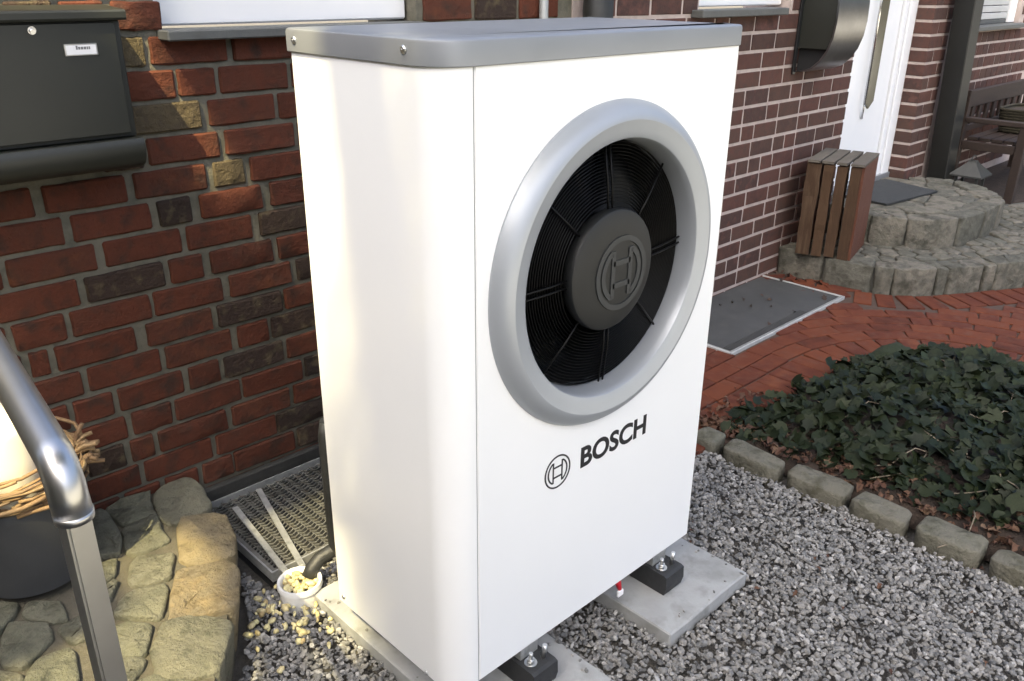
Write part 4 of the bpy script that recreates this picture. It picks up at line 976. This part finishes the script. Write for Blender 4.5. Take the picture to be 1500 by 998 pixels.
# edge stones along the front line
def poly_walk(P):
    L = [0]
    for i in range(1, len(P)): L.append(L[-1] + math.hypot(P[i][0] - P[i - 1][0], P[i][1] - P[i - 1][1]))
    def at(s):
        s = max(0, min(L[-1] - 1e-6, s))
        for i in range(1, len(P)):
            if L[i] >= s:
                t = (s - L[i - 1]) / (L[i] - L[i - 1]); d = ((P[i][0] - P[i - 1][0]) / (L[i] - L[i - 1]), (P[i][1] - P[i - 1][1]) / (L[i] - L[i - 1]))
                return (P[i - 1][0] + (P[i][0] - P[i - 1][0]) * t, P[i - 1][1] + (P[i][1] - P[i - 1][1]) * t, d)
    return at, L[-1]
def edge_stones(P, lens, depth, z0, z1, parent, mat, name='edge_stone', seed=0):
    at, tot = poly_walk(P); s = 0; i = 0
    while s < tot - 0.05:
        l = lens[i % len(lens)] * (1 if i < len(lens) else rnd.uniform(.85, 1.15))
        e = min(s + l, tot); outer, inner = [], []
        for k in range(4):
            x, y, d = at(s + (e - s) * k / 3); dd = depth * (1 + 0.12 * math.sin(i * 2.3))
            nrm = (-d[1], d[0]); nrm = (nrm[0], nrm[1])
            outer.append((x, y)); inner.append((x + nrm[0] * dd, y + nrm[1] * dd))
        stone(name, parent, outer + inner[::-1], z0, z1 + rnd.uniform(-.004, .006), mat, seed=seed + i * 1.7, gap=0.003, dome=0.001, rough=0.010, rnd_edge=0.006, sm=2)
        s = e; i += 1
edge_stones(LOWF, [0.30, 0.30, 0.11, 0.26, 0.07, 0.25, 0.08, 0.24, 0.22, 0.25], 0.15, -0.03, 0.158, low, M['step_stone'], seed=5)
UPF = [(4.33, 1.32), (4.24, 0.97), (4.37, 0.73), (4.55, 0.585), (4.72, 0.545), (4.90, 0.53), (5.10, 0.525), (5.30, 0.54), (5.52, 0.66), (5.68, 0.86), (5.72, 1.0), (5.66, 1.2), (5.60, 1.318)]
upo = UPF
up = mobj('upper_step', prism(bmesh.new(), [(x + (4.95 - x) * .05, y + (1.1 - y) * .05) for x, y in UPF] + [(5.53, 1.318), (5.53, 1.46), (4.36, 1.46), (4.36, 1.318)], 0.10, 0.318), st, M['step_joint'])
edge_stones(UPF, [0.34, 0.23, 0.36, 0.30, 0.26, 0.22, 0.25], 0.17, 0.13, 0.334, up, M['step_stone'], seed=45)
inner_up = [(x + (4.95 - x) * .25, y + (1.1 - y) * .27) for x, y in UPF if y < 1.25]
inner_up = [(4.50, 1.42)] + inner_up + [(5.5, 1.42)]
sd = random.Random(5); seeds = []
while len(seeds) < 26:
    x, y = sd.uniform(4.4, 5.65), sd.uniform(0.65, 1.42)
    if inside(x, y, inner_up) and all((x - a) ** 2 + (y - c) ** 2 > 0.022 for a, c in seeds): seeds.append((x, y))
    if len(seeds) > 10 and sd.random() < 0.002: break
for i, c in enumerate(cells(inner_up, seeds)):
    stone('paving_stone', up, c, 0.28, 0.333 + sd.uniform(-.002, .004), M['step_stone'], seed=100 + i, gap=0.005, dome=0.003, rough=0.005, rnd_edge=0.008)
# cobbles of the lower tread
tread = [(x + nx_, y + ny_) for (x, y), (nx_, ny_) in zip(LOWF, [(0.15, 0), (0.15, 0), (0.15, 0.05), (0.13, 0.09), (0.10, 0.12), (0.08, 0.14), (0.08, 0.14), (0.07, 0.145), (0.06, 0.15), (0.04, 0.16), (0.03, 0.16)])] + [(6.2, 1.3), (3.95, 1.3)]
seeds = []
for i in range(400):
    pass
at, tot = poly_walk(LOWF)
for row in range(9):
    off = 0.205 + row * 0.105; s = 0.10 + 0.05 * (row % 2)
    while s < tot:
        x, y, d = at(s); nx_, ny_ = -d[1], d[0]
        p = (x + nx_ * off + sd.uniform(-.012, .012), y + ny_ * off + sd.uniform(-.012, .012))
        if inside(p[0], p[1], tread) and not inside(p[0], p[1], [(q[0] + (4.95 - q[0]) * .06, q[1] + (1.1 - q[1]) * .06) for q in UPF]) and p[1] < 1.28 and p[0] < 6.1 and all((p[0] - a) ** 2 + (p[1] - c) ** 2 > 0.0042 for a, c in seeds): seeds.append(p)
        s += 0.105
for i, c in enumerate(cells(tread, seeds)):
    sc = seeds[i] if i < len(seeds) else c[0]
    if abs(area(c)) > 0.06: continue
    stone('cobble', low, c, 0.11, 0.156 + sd.uniform(-.004, .004), M['step_stone'], seed=200 + i, gap=0.006, dome=0.002, rough=0.005, rnd_edge=0.006)
# door mat
b = bmesh.new(); MTm = [(4.70, 1.40), (4.58, 0.95), (5.02, 0.83), (5.36, 1.30), (5.30, 1.40)]
dm = bmesh.new(); prism(dm, [(4.55, 1.02), (5.18, 0.94), (5.30, 1.36), (4.60, 1.40)], 0.340, 0.352)
setp(mobj('doormat', dm, None, M['rubber_mat']), 'black rubber doormat on the top step before the front door', 'doormat')

# ------------------------------------------------------------------ wooden crate standing on end
cr = thing('wooden_crate', 'weathered brown slatted wooden crate standing on end on the lower step', 'crate', (3.95, 1.1, 0.16))
CM = Matrix.Translation(Vector((3.715, 1.18, 0.160))) @ Matrix.Rotation(R(-76), 4, 'Z')   # local x along the slatted face, -y out of it, +y into the crate
cw, cd, ch = 0.315, 0.43, 0.565
def cbox(name, x0, x1, y0, y1, z0, z1, mat, warp=0.0, seed=0):
    b = bmesh.new(); nz = 14
    long_z = (z1 - z0) > 0.3; rgx = random.Random(seed); rings = []
    for k in range(nz + 1):
        t = k / nz
        wx0, wx1, wy = [warp * noise.noise(Vector((seed * 3.1 + c * 7, t * 3.5, c))) * 1.6 + rgx.uniform(-.0012, .0012) for c in range(3)]
        if long_z: pts = [(x0 + wx0, y0 + wy, z0 + (z1 - z0) * t), (x1 + wx1, y0 + wy, z0 + (z1 - z0) * t), (x1 + wx1, y1 + wy, z0 + (z1 - z0) * t), (x0 + wx0, y1 + wy, z0 + (z1 - z0) * t)]
        else: pts = [(x0 + wx0, y0 + (y1 - y0) * t, z0), (x1 + wx1, y0 + (y1 - y0) * t, z0), (x1 + wx1, y0 + (y1 - y0) * t, z1), (x0 + wx0, y0 + (y1 - y0) * t, z1)]
        rings.append([b.verts.new(p) for p in pts])
    for k in range(nz):
        for i in range(4): b.faces.new((rings[k][i], rings[k][(i + 1) % 4], rings[k + 1][(i + 1) % 4], rings[k + 1][i]))
    b.faces.new(rings[0][::-1]); b.faces.new(rings[-1]); bmesh.ops.recalc_face_normals(b, faces=b.faces[:])
    bmesh.ops.transform(b, matrix=CM, verts=b.verts[:])
    return mobj(name, b, cr, mat)
sl = [(0.0, 0.080), (0.094, 0.150), (0.166, 0.224), (0.242, 0.302)]
for i, (a, c) in enumerate(sl):
    cbox('slat', a, c, 0.0, 0.013, rnd.uniform(0, .012), ch - 0.016 + rnd.uniform(-.008, 0), M['crate_wood'], 0.004, 20 + i)
for i, (a, c) in enumerate([(0.004, 0.074), (0.098, 0.160), (0.172, 0.232), (0.246, 0.312)]):
    cbox('slat', a, c, cd - 0.013, cd, 0.0, ch - 0.016, M['crate_wood'], 0.003, 40 + i)
for i, (a, c) in enumerate([(0.002, 0.070), (0.082, 0.148), (0.162, 0.222), (0.238, 0.315)]):
    cbox('slat', a, c, -0.008, cd + 0.004, ch - 0.014, ch, M['crate_top'], 0.002, 60 + i)
cbox('side_board', cw - 0.016, cw, 0.0145, cd - 0.0145, 0.0, ch - 0.0155, M['crate_red'], 0.001, 80)
cbox('side_board', 0.002, 0.016, 0.0145, cd - 0.0145, 0.0, ch - 0.0155, M['crate_red'], 0.001, 81)
cbox('corner_post', cw - 0.045, cw - 0.018, 0.016, 0.044, 0.0, ch - 0.018, M['crate_wood'], 0.001, 90); cbox('corner_post', 0.018, 0.045, 0.016, 0.044, 0.0, ch - 0.018, M['crate_wood'], 0.001, 91)

# ------------------------------------------------------------------ post, lantern, bench, basket, vine at the far right
po = thing('porch_post', 'tall dark square post right of the brick pillar by the door', 'post', (5.98, 1.2, 0.16))
b = bmesh.new()
vsb = []
for z, xc in ((0.12, 5.97), (2.6, 5.72)):
    for dx, y in ((-0.085, 1.14), (0.085, 1.14), (0.085, 1.28), (-0.085, 1.28)): vsb.append(b.verts.new((xc + dx, y, z)))
for f in ((0, 1, 5, 4), (1, 2, 6, 5), (2, 3, 7, 6), (3, 0, 4, 7), (4, 5, 6, 7), (3, 2, 1, 0)): b.faces.new([vsb[i] for i in f])
bmesh.ops.bevel(b, geom=b.edges[:], offset=0.006, segments=1, affect='EDGES')
mobj('post', b, po, M['downpipe']); b = bmesh.new(); box(b, 5.86, 6.08, 1.12, 1.30, 0.10, 0.16, 0.004); mobj('foot_plate', b, po, M['downpipe'])
ln = thing('lantern', 'small grey metal lantern with pitched roof on the ground behind the stone steps', 'lantern', (6.03, 1.02, 0.16))
LX, LY, LZ, hw = 6.03, 1.02, 0.155, 0.085
b = bmesh.new(); box(b, LX - hw, LX + hw, LY - hw, LY + hw, LZ, LZ + 0.02, 0.003); mobj('base', b, ln, M['lantern'])
for sx in (-1, 1):
    for sy in (-1, 1):
        b = bmesh.new(); box(b, LX + sx * (hw - .012) - .009, LX + sx * (hw - .012) + .009, LY + sy * (hw - .012) - .009, LY + sy * (hw - .012) + .009, LZ + .0205, LZ + .17); mobj('corner_post', b, ln, M['lantern'])
b = bmesh.new(); r0 = hw + 0.03
vv = [b.verts.new((LX + sx * k, LY + sy * k, z)) for z, k in ((LZ + .171, r0), (LZ + .183, r0), (LZ + .27, 0.03), (LZ + .285, 0.025)) for sx, sy in ((-1, -1), (1, -1), (1, 1), (-1, 1))]
for i in range(3):
    for k in range(4): b.faces.new((vv[i * 4 + k], vv[i * 4 + (k + 1) % 4], vv[i * 4 + 4 + (k + 1) % 4], vv[i * 4 + 4 + k]))
b.faces.new(vv[:4][::-1]); b.faces.new(vv[-4:]); mobj('roof', b, ln, M['lantern'])
b = bmesh.new(); tube(b, [(LX + .045 * math.cos(q), LY, LZ + .29 + .03 * math.sin(q)) for q in [math.pi * i / 8 for i in range(9)]], 0.004, 6); mobj('ring_handle', b, ln, M['lantern'])
b = bmesh.new(); tube(b, [(LX, LY, LZ + .02), (LX, LY, LZ + .10)], 0.03, 14); mobj('candle', b, ln, M['wax'])

b = bmesh.new(); prism(b, [(5.72, 1.316), (5.86, 1.02), (6.0, 0.78), (6.4, 0.62), (8.4, 0.5), (8.4, 1.316)], 0.10, 0.150)  # dark sheet added to deepen the shade under the bench
setp(mobj('shade_ground', b, None, M['soil']), 'dark soil bed along the wall behind the stone steps', None, None, 'structure')
bn = thing('garden_bench', 'dark wooden garden bench under the shuttered window at the far right', 'bench', (6.9, 1.0, 0.14))
BX0, BX1, TZ = 6.10, 7.65, 0.142
for x in (BX0, BX1 - 0.06):
    b = bmesh.new(); box(b, x, x + 0.06, 1.16, 1.22, TZ, 0.93, 0.004); mobj('leg', b, bn, M['bench'])
    b = bmesh.new(); box(b, x, x + 0.06, 0.72, 0.78, TZ, 0.70, 0.004); mobj('leg', b, bn, M['bench'])
    b = bmesh.new(); box(b, x - .005, x + .065, 0.69, 1.158, 0.701, 0.735, 0.004); mobj('armrest', b, bn, M['bench'])
    b = bmesh.new(); box(b, x + .01, x + .05, 0.782, 1.158, 0.50, 0.56, 0.003); mobj('side_rail', b, bn, M['bench'])
for i in range(5):
    b = bmesh.new(); box(b, BX0 + .062, BX1 - .062, 0.72 + i * 0.087, 0.795 + i * 0.087, 0.562, 0.588, 0.003); mobj('seat_slat', b, bn, M['bench'])
b = bmesh.new(); box(b, BX0 + .061, BX1 - .061, 1.165, 1.205, 0.80, 0.925, 0.005); mobj('top_rail', b, bn, M['bench'])
b = bmesh.new(); box(b, BX0 + .061, BX1 - .061, 1.168, 1.200, 0.62, 0.67, 0.004); mobj('back_rail', b, bn, M['bench'])
for i in range(9):
    x = BX0 + 0.15 + i * 0.155; b = bmesh.new(); box(b, x, x + 0.06, 1.175, 1.195, 0.6705, 0.7995, 0.003); mobj('back_slat', b, bn, M['bench'])
bk = thing('planter_basket', 'olive woven basket standing on the dark bench', 'basket', (6.75, 0.95, 0.59))
b = bmesh.new()
for i in range(9):
    z = 0.595 + i * 0.02; k = 1 + 0.02 * i
    tube(b, [(6.75 + 0.2 * k * math.copysign(abs(math.cos(q)) ** .5, math.cos(q)), 0.95 + 0.12 * k * math.copysign(abs(math.sin(q)) ** .5, math.sin(q)), z + .01) for q in [2 * math.pi * j / 28 for j in range(29)]], 0.0115, 6, False)
mobj('weave', b, bk, M['basket'])
b = bmesh.new(); prism(b, [(6.75 + 0.195 * math.copysign(abs(math.cos(q)) ** .5, math.cos(q)), 0.95 + 0.115 * math.copysign(abs(math.sin(q)) ** .5, math.sin(q))) for q in [2 * math.pi * j / 28 for j in range(28)]], 0.590, 0.75); mobj('filling', b, bk, M['soil'])
vn = random.Random(3)
def vine(name, lab, base, n, spread, ln_):
    b = bmesh.new()
    for i in range(n):
        p = Vector(base) + Vector((vn.uniform(-.04, .04), vn.uniform(-.04, .04), 0)); d = Vector((vn.uniform(-spread, spread), vn.uniform(-spread * .4, spread * .1), 1)).normalized()
        pts = [p.copy()]
        for k in range(9):
            d = (d + Vector((vn.uniform(-.35, .35), vn.uniform(-.2, .15), vn.uniform(-.2, .25)))).normalized(); p = p + d * ln_ / 9; p.y = min(p.y, 1.22); pts.append(p.copy())
            if vn.random() < .6:
                e = (d + Vector((vn.uniform(-1, 1), vn.uniform(-.4, .2), vn.uniform(-.6, .6)))).normalized(); tube(b, [p, p + e * .05, p + e * .09 + Vector((0, 0, vn.uniform(-.03, .03)))], [.004, .003, .002], 5)
        tube(b, pts, [0.010 - 0.0008 * k for k in range(10)], 6)
    return setp(mobj(name, b, None, M['vine']), lab, 'vine')
vine('bare_vine', 'bare pale climbing branches right of the shuttered window at the picture edge', (7.25, 0.60, 0.14), 7, 0.5, 1.6)

# ------------------------------------------------------------------ kerb stones, bed, ivy
edg = thing('stone_edging', 'row of weathered grey kerb stones between gravel and ivy bed', 'edging', (1.62, -0.3, 0))
ke = [(0.455, 0.52, 1.50, 1.72)]
ys = [0.315, 0.052, -0.198, -0.412, -0.642, -0.90, -1.15, -1.40]
yy = 0.452
for i, y1 in enumerate(ys):
    x0, x1 = 1.585 + rnd.uniform(-.006, .006), 1.70 + rnd.uniform(-.01, .01)
    stone('kerb_stone', edg, [(x0, y1 + .012), (x1, y1 + .014), (x1 + .004, yy - .012), (x0 + .004, yy - .014)], -0.04, 0.036 + rnd.uniform(-.006, .008), M['kerb'], seed=400 + i * 2.2, gap=0.003, dome=0.003, rough=0.009, rnd_edge=0.008, sm=2)
    yy = y1
for i, (xa, xb) in enumerate([(1.42, 1.66), (1.22, 1.41), (1.04, 1.21)]):
    stone('kerb_stone', edg, [(xa, 0.465), (xb, 0.462), (xb + .01, 0.545), (xa, 0.55)], -0.04, 0.026, M['kerb'], seed=440 + i, gap=0.004, dome=0.006, rough=0.007)

BED = [(1.71, 0.34), (1.90, 0.36), (2.60, 0.30)] + [(AC[0] + 0.63 * math.sin(q), AC[1] + 0.63 * math.cos(q)) for q in [math.pi / 2 * i / 10 for i in range(1, 11)]] + [(3.23, -1.6), (1.70, -1.6)]
def bed_dist(x, y):
    d = 9
    for i in range(len(BED)):
        a = BED[i]; c = BED[(i + 1) % len(BED)]; ex, ey = c[0] - a[0], c[1] - a[1]
        t = max(0, min(1, ((x - a[0]) * ex + (y - a[1]) * ey) / (ex * ex + ey * ey))); d = min(d, math.hypot(x - a[0] - ex * t, y - a[1] - ey * t))
    return d
def bed_h(x, y):
    d = bed_dist(x, y); dk = x - 1.70
    h = 0.15 * (1 - math.exp(-max(0, min(d, dk * .8)) / 0.11))
    return h * (0.85 + 0.5 * noise.noise(Vector((x * 3.1, y * 3.1, 4)))) + 0.03 * noise.noise(Vector((x * 9, y * 9, 1)))
b = bmesh.new(); gv = {}
nx_, ny_ = 40, 50
for i in range(nx_ + 1):
    for j in range(ny_ + 1):
        x = 1.69 + 1.62 * i / nx_; y = -1.6 + 2.08 * j / ny_
        ok = inside(x, y, BED)
        gv[i, j] = b.verts.new((x, y, (0.012 + bed_h(x, y) * 0.55 + 0.01 * noise.noise(Vector((x * 20, y * 20, 0)))) if ok else -0.03))
for i in range(nx_):
    for j in range(ny_): f = b.faces.new((gv[i, j], gv[i + 1, j], gv[i + 1, j + 1], gv[i, j + 1])); f.smooth = True
setp(mobj('soil_bed', b, None, M['soil']), 'dark soil bed mounded under the ivy', None, None, 'structure')

LEAF2D = [(0, -0.5), (0.16, -0.46), (0.40, -0.30), (0.34, -0.10), (0.52, 0.10), (0.26, 0.14), (0.14, 0.32), (0.0, 0.62), (-0.14, 0.32), (-0.26, 0.14), (-0.52, 0.10), (-0.34, -0.10), (-0.40, -0.30), (-0.16, -0.46)]
def leaf_shape(rg_, fold=0.18, curl=0.15):
    V = [(0, -0.05, 0.0)]; ry = rg_.uniform(.85, 1.15)
    f_ = fold * rg_.uniform(.3, 1.5); c_ = curl * rg_.uniform(-0.4, 1.6)
    for x, y in LEAF2D: V.append((x * rg_.uniform(.85, 1.12), y * ry * rg_.uniform(.92, 1.08), abs(x) * f_ - (y * y) * c_ + rg_.uniform(-.03, .03)))
    n = len(LEAF2D); F = [(0, 1 + i, 1 + (i + 1) % n) for i in range(n)]
    return V, F
lg = random.Random(9)
SHAPES = [leaf_shape(lg) for _ in range(10)]
LM = []
for i, (v, f) in enumerate(SHAPES):
    me = bpy.data.meshes.new('leaf'); me.from_pydata(v, [], f); me.materials.append(M['ivy_one']); me.update(); LM.append(me)
    for p in me.polygons: p.use_smooth = True
camp = Vector((-0.9584, -1.1608, 1.67))
leaves = []
while len(leaves) < 3200:
    x, y = lg.uniform(1.73, 3.42), lg.uniform(-1.15, 0.47)
    if not inside(x, y, BED):
        if bed_dist(x, y) > 0.04 or x < 1.74: continue
    edge = (x - 1.72 - 0.03 * (1 + noise.noise(Vector((x * 4, y * 4, 8)))) + 0.06 * (y > 0.2))
    if edge < 0.0 and lg.random() < 0.88: continue
    if edge < 0.04 and lg.random() < 0.35: continue
    # the visible wedge only (plus a margin)
    if (Vector((x, y, .1)) - camp).normalized().dot(_r) > 0.62 and lg.random() < .7: continue
    h = bed_h(x, y); lay = lg.random() ** 0.45
    z = 0.02 + h * (0.45 + 0.62 * lay)
    out = Vector((noise.noise(Vector((x * 3, y * 3, 20))), noise.noise(Vector((x * 3, y * 3, 30))), 0)) * 0.8
    nrm = (Vector((lg.gauss(-.2, .55), lg.gauss(-.2, .55), 1)) + out * .5).normalized()
    s = lg.choice([lg.uniform(.026, .042), lg.uniform(.040, .060), lg.uniform(.052, .080)])
    q = nrm.to_track_quat('Z', 'Y') @ Matrix.Rotation(lg.uniform(0, 6.28), 3, 'Z').to_quaternion()
    p = Vector((x, y, z)); d = (p - camp).length
    leaves.append((s / d * (0.5 + lay), p, q, s, lg.randrange(10)))
leaves.sort(key=lambda t: -t[0])
ivy = thing('ivy_bed', 'dense dark green ivy covering the bed beside the red brick path', 'ivy', (2.4, -0.2, 0))
for k, (_, p, q, s, i) in enumerate(leaves[:300]):
    o = bpy.data.objects.new('leaf', LM[i]); COL.objects.link(o); o.location = p; o.rotation_mode = 'QUATERNION'; o.rotation_quaternion = q; o.scale = (s, s, s); par(o, ivy)
V, F = [], []
for _, p, q, s, i in leaves[300:]:
    o = len(V); v, f = SHAPES[i]
    for c in v: V.append(tuple(p + q @ (Vector(c) * s)))
    F.extend([(a + o, b_ + o, c + o) for a, b_, c in f])
raw('foliage', V, F, M['ivy'], ivy, True, 'stuff')
b = bmesh.new()
for k in range(40):
    x, y = lg.uniform(1.78, 3.2), lg.uniform(-0.9, 0.4)
    if not inside(x, y, BED): continue
    p = Vector((x, y, 0.03 + bed_h(x, y) * .7)); d = Vector((lg.uniform(-1, 1), lg.uniform(-1, 1), 0.1)).normalized(); pts = [p]
    for i in range(5):
        d = (d + Vector((lg.uniform(-.4, .4), lg.uniform(-.4, .4), 0))).normalized(); p = p + d * 0.05; pts.append(Vector((p.x, p.y, 0.03 + bed_h(p.x, p.y) * lg.uniform(.6, .9) if inside(p.x, p.y, BED) else 0.03)))
    tube(b, pts, 0.0025, 5)
mobj('stems', b, ivy, M['vine'])['kind'] = 'stuff'
# dead leaves along the kerb
V, F = [], []
def add_litter(x, y, z, s):
    v, f = leaf_shape(lg, 0.5, 0.8); o = len(V)
    q = (Vector((lg.gauss(0, .5), lg.gauss(0, .5), 1)).normalized()).to_track_quat('Z', 'Y') @ Matrix.Rotation(lg.uniform(0, 6.28), 3, 'Z').to_quaternion()
    for c in v: V.append(tuple(Vector((x, y, z)) + q @ (Vector((c[0] * .7, c[1], c[2])) * s)))
    F.extend([(a + o, b_ + o, c + o) for a, b_, c in f])
for i in range(430):
    y = lg.uniform(-0.95, 0.50); x = 1.71 + abs(lg.gauss(0, 0.09))
    add_litter(x, y, 0.025 + (bed_h(x, y) * .6 if inside(x, y, BED) else 0), lg.uniform(.018, .042))
for i in range(70): add_litter(lg.uniform(1.70, 2.15), lg.gauss(0.47, 0.05), 0.014, lg.uniform(.015, .035))
for i in range(26): add_litter(lg.uniform(0.9, 1.6), lg.uniform(-0.8, 0.4), 0.006, lg.uniform(.010, .024))
setp(raw('leaf_litter', V, F, M['litter'], None, True), 'brown dead leaves lying between kerb stones and ivy', 'dead leaves', None, 'stuff')
V, F = [], []
for i in range(24):
    add_litter(*lg.choice([(lg.uniform(2.7, 3.7), lg.gauss(1.2, .05)), (lg.uniform(2.6, 3.5), lg.uniform(0.85, 1.2)), (lg.gauss(3.72, .05), lg.gauss(1.15, .1))]), 0.016, lg.uniform(.02, .05))
setp(raw('fallen_leaves', V, F, M['litter_dark'], None, True), 'dark fallen leaves scattered on the grey light well cover', 'dead leaves', None, 'stuff')
# moss cushion between ivy and path
b = bmesh.new(); bmesh.ops.create_icosphere(b, subdivisions=3, radius=1)
for v in b.verts:
    n = noise.noise(v.co * 3); v.co = Vector((2.86 + v.co.x * 0.16 * (1 + .2 * n), 0.20 + v.co.y * 0.09 * (1 + .2 * n), 0.03 + v.co.z * 0.075 * (1 + .25 * n)))
setp(mobj('moss_cushion', b, None, M['moss'], True), 'green moss cushion between the ivy and the brick path', 'moss')

# ------------------------------------------------------------------ added unseen tree left of the camera: crown shaped to shade all but chosen strips
tree = thing('added_shade_tree', 'tall leafy tree shading the front garden, standing outside the left picture edge', 'tree', (-4.6, -3.2, 0))
b = bmesh.new()
tube(b, [(-4.6, -3.2, -0.05), (-4.55, -3.15, 1.0), (-4.5, -3.0, 3.0), (-4.2, -2.7, 5.2), (-3.6, -2.3, 6.6)], [0.30, 0.22, 0.18, 0.15, 0.12], 12)
for e, m in (((3.6, -0.6, 8.0), (0.5, -1.2, 7.9)), ((1.5, 0.5, 8.1), (-1.2, -0.9, 7.8)), ((2.0, -2.2, 7.9), (-0.8, -2.1, 7.7)), ((-4.6, -1.0, 8.0), (-4.2, -1.8, 7.4)), ((-0.5, 0.3, 8.2), (-2.2, -0.9, 7.7))):
    tube(b, [(-3.9, -2.5, 6.0), m, e], [0.10, 0.06, 0.02], 8)
mobj('trunk', b, tree, M['bark'])
tg_ = random.Random(4); V, F = [], []
kx, ky = -SUN_D.x / SUN_D.z, -SUN_D.y / SUN_D.z
def crown_leaf(s, q, z, a):
    c = Vector((s - kx * z, q - ky * z, z))
    qn = Vector((tg_.gauss(-.3, .6), tg_.gauss(0, .6), 1)).normalized().to_track_quat('Z', 'Y') @ Matrix.Rotation(tg_.uniform(0, 6.28), 3, 'Z').to_quaternion()
    o = len(V)
    for x, y in ((-.75, 0), (0, -.55), (1.1, 0), (0, .55)): V.append(tuple(c + qn @ Vector((x * a, y * a, 0.02 * abs(y)))))
    F.append((o, o + 1, o + 2, o + 3))
n = 0
while n < 36000:
    s, q = tg_.uniform(-0.85, 8.8), tg_.uniform(-1.9, 2.2)
    q0 = 0.20 if s > 0.2 else 0.02 + 0.18 * max(0, s / 0.2)
    if not (q < q0 or s > 1.02 or (1.13 < q < 1.74 and -0.12 < s < 0.66) or (1.42 < q < 1.74 and s < 0.66) or (q > 0.86 and s < -0.42)): continue  # leaves only where the sun is to be blocked
    crown_leaf(s, q, 8.0 + tg_.uniform(-0.55, 0.55), tg_.uniform(.085, .12) if q < q0 - 0.1 or s > 1.15 else tg_.uniform(.05, .07)); n += 1
n = 0
while n < 90000:                       # fringe of small leaves, density shaped to soften and dim the sunlight
    s, q = tg_.uniform(-0.75, 1.08), tg_.uniform(0.0, 2.0)
    q0 = 0.22 if s > 0.2 else 0.04 + 0.18 * max(0, s / 0.2)
    e = max(0.05 if q < 1.13 else 0.0, (1 - max(0, q - q0) / (0.62 if s > 0.2 else 0.40)) if q < 1.1 else 0, (s - 0.90) / 0.12, min(1, (0.78 - s) / 0.12) if 1.1 < q < 1.76 and (s > -0.14 or q > 1.40) else 0, 0.95 if q > 0.83 and s < -0.35 else 0, 0.42 if 1.45 < q < 1.70 else 0)
    if tg_.random() > e: continue
    crown_leaf(s, q, 7.3 + tg_.uniform(-0.3, 0.3), tg_.uniform(.0095, .0150)); n += 1
raw('crown', V, F, M['leaf'], tree, False, 'stuff')
# unseen hedge added to cut the sky light on the unit's left side
hg = thing('added_shade_hedge', 'clipped evergreen hedge closing the front garden beyond the left picture edge', 'hedge', (-2.9, -1.5, 0))
b = bmesh.new(); box(b, -3.15, -2.75, -4.5, 1.2, -0.04, 3.1)
mobj('branches', b, hg, M['bark'])  # solid box core of the added hedge, blocks the light
V, F = [], []
while len(F) < 6500:
    x, y, z = tg_.uniform(-3.28, -2.6), tg_.uniform(-4.6, 1.25), tg_.uniform(0, 3.25)
    if -3.1 < x < -2.78 and z < 3.05: continue
    c = Vector((x, y, z)); a = tg_.uniform(.04, .07)
    qn = Vector((tg_.gauss(.3 if x > -3.6 else -.3, .5), tg_.gauss(0, .5), 0.6)).normalized().to_track_quat('Z', 'Y') @ Matrix.Rotation(tg_.uniform(0, 6.28), 3, 'Z').to_quaternion()
    o = len(V)
    for px2, py2 in ((-.75, 0), (0, -.55), (1.1, 0), (0, .55)): V.append(tuple(c + qn @ Vector((px2 * a, py2 * a, 0))))
    F.append((o, o + 1, o + 2, o + 3))
raw('foliage', V, F, M['added_hedge_leaf'], hg, False, 'stuff')
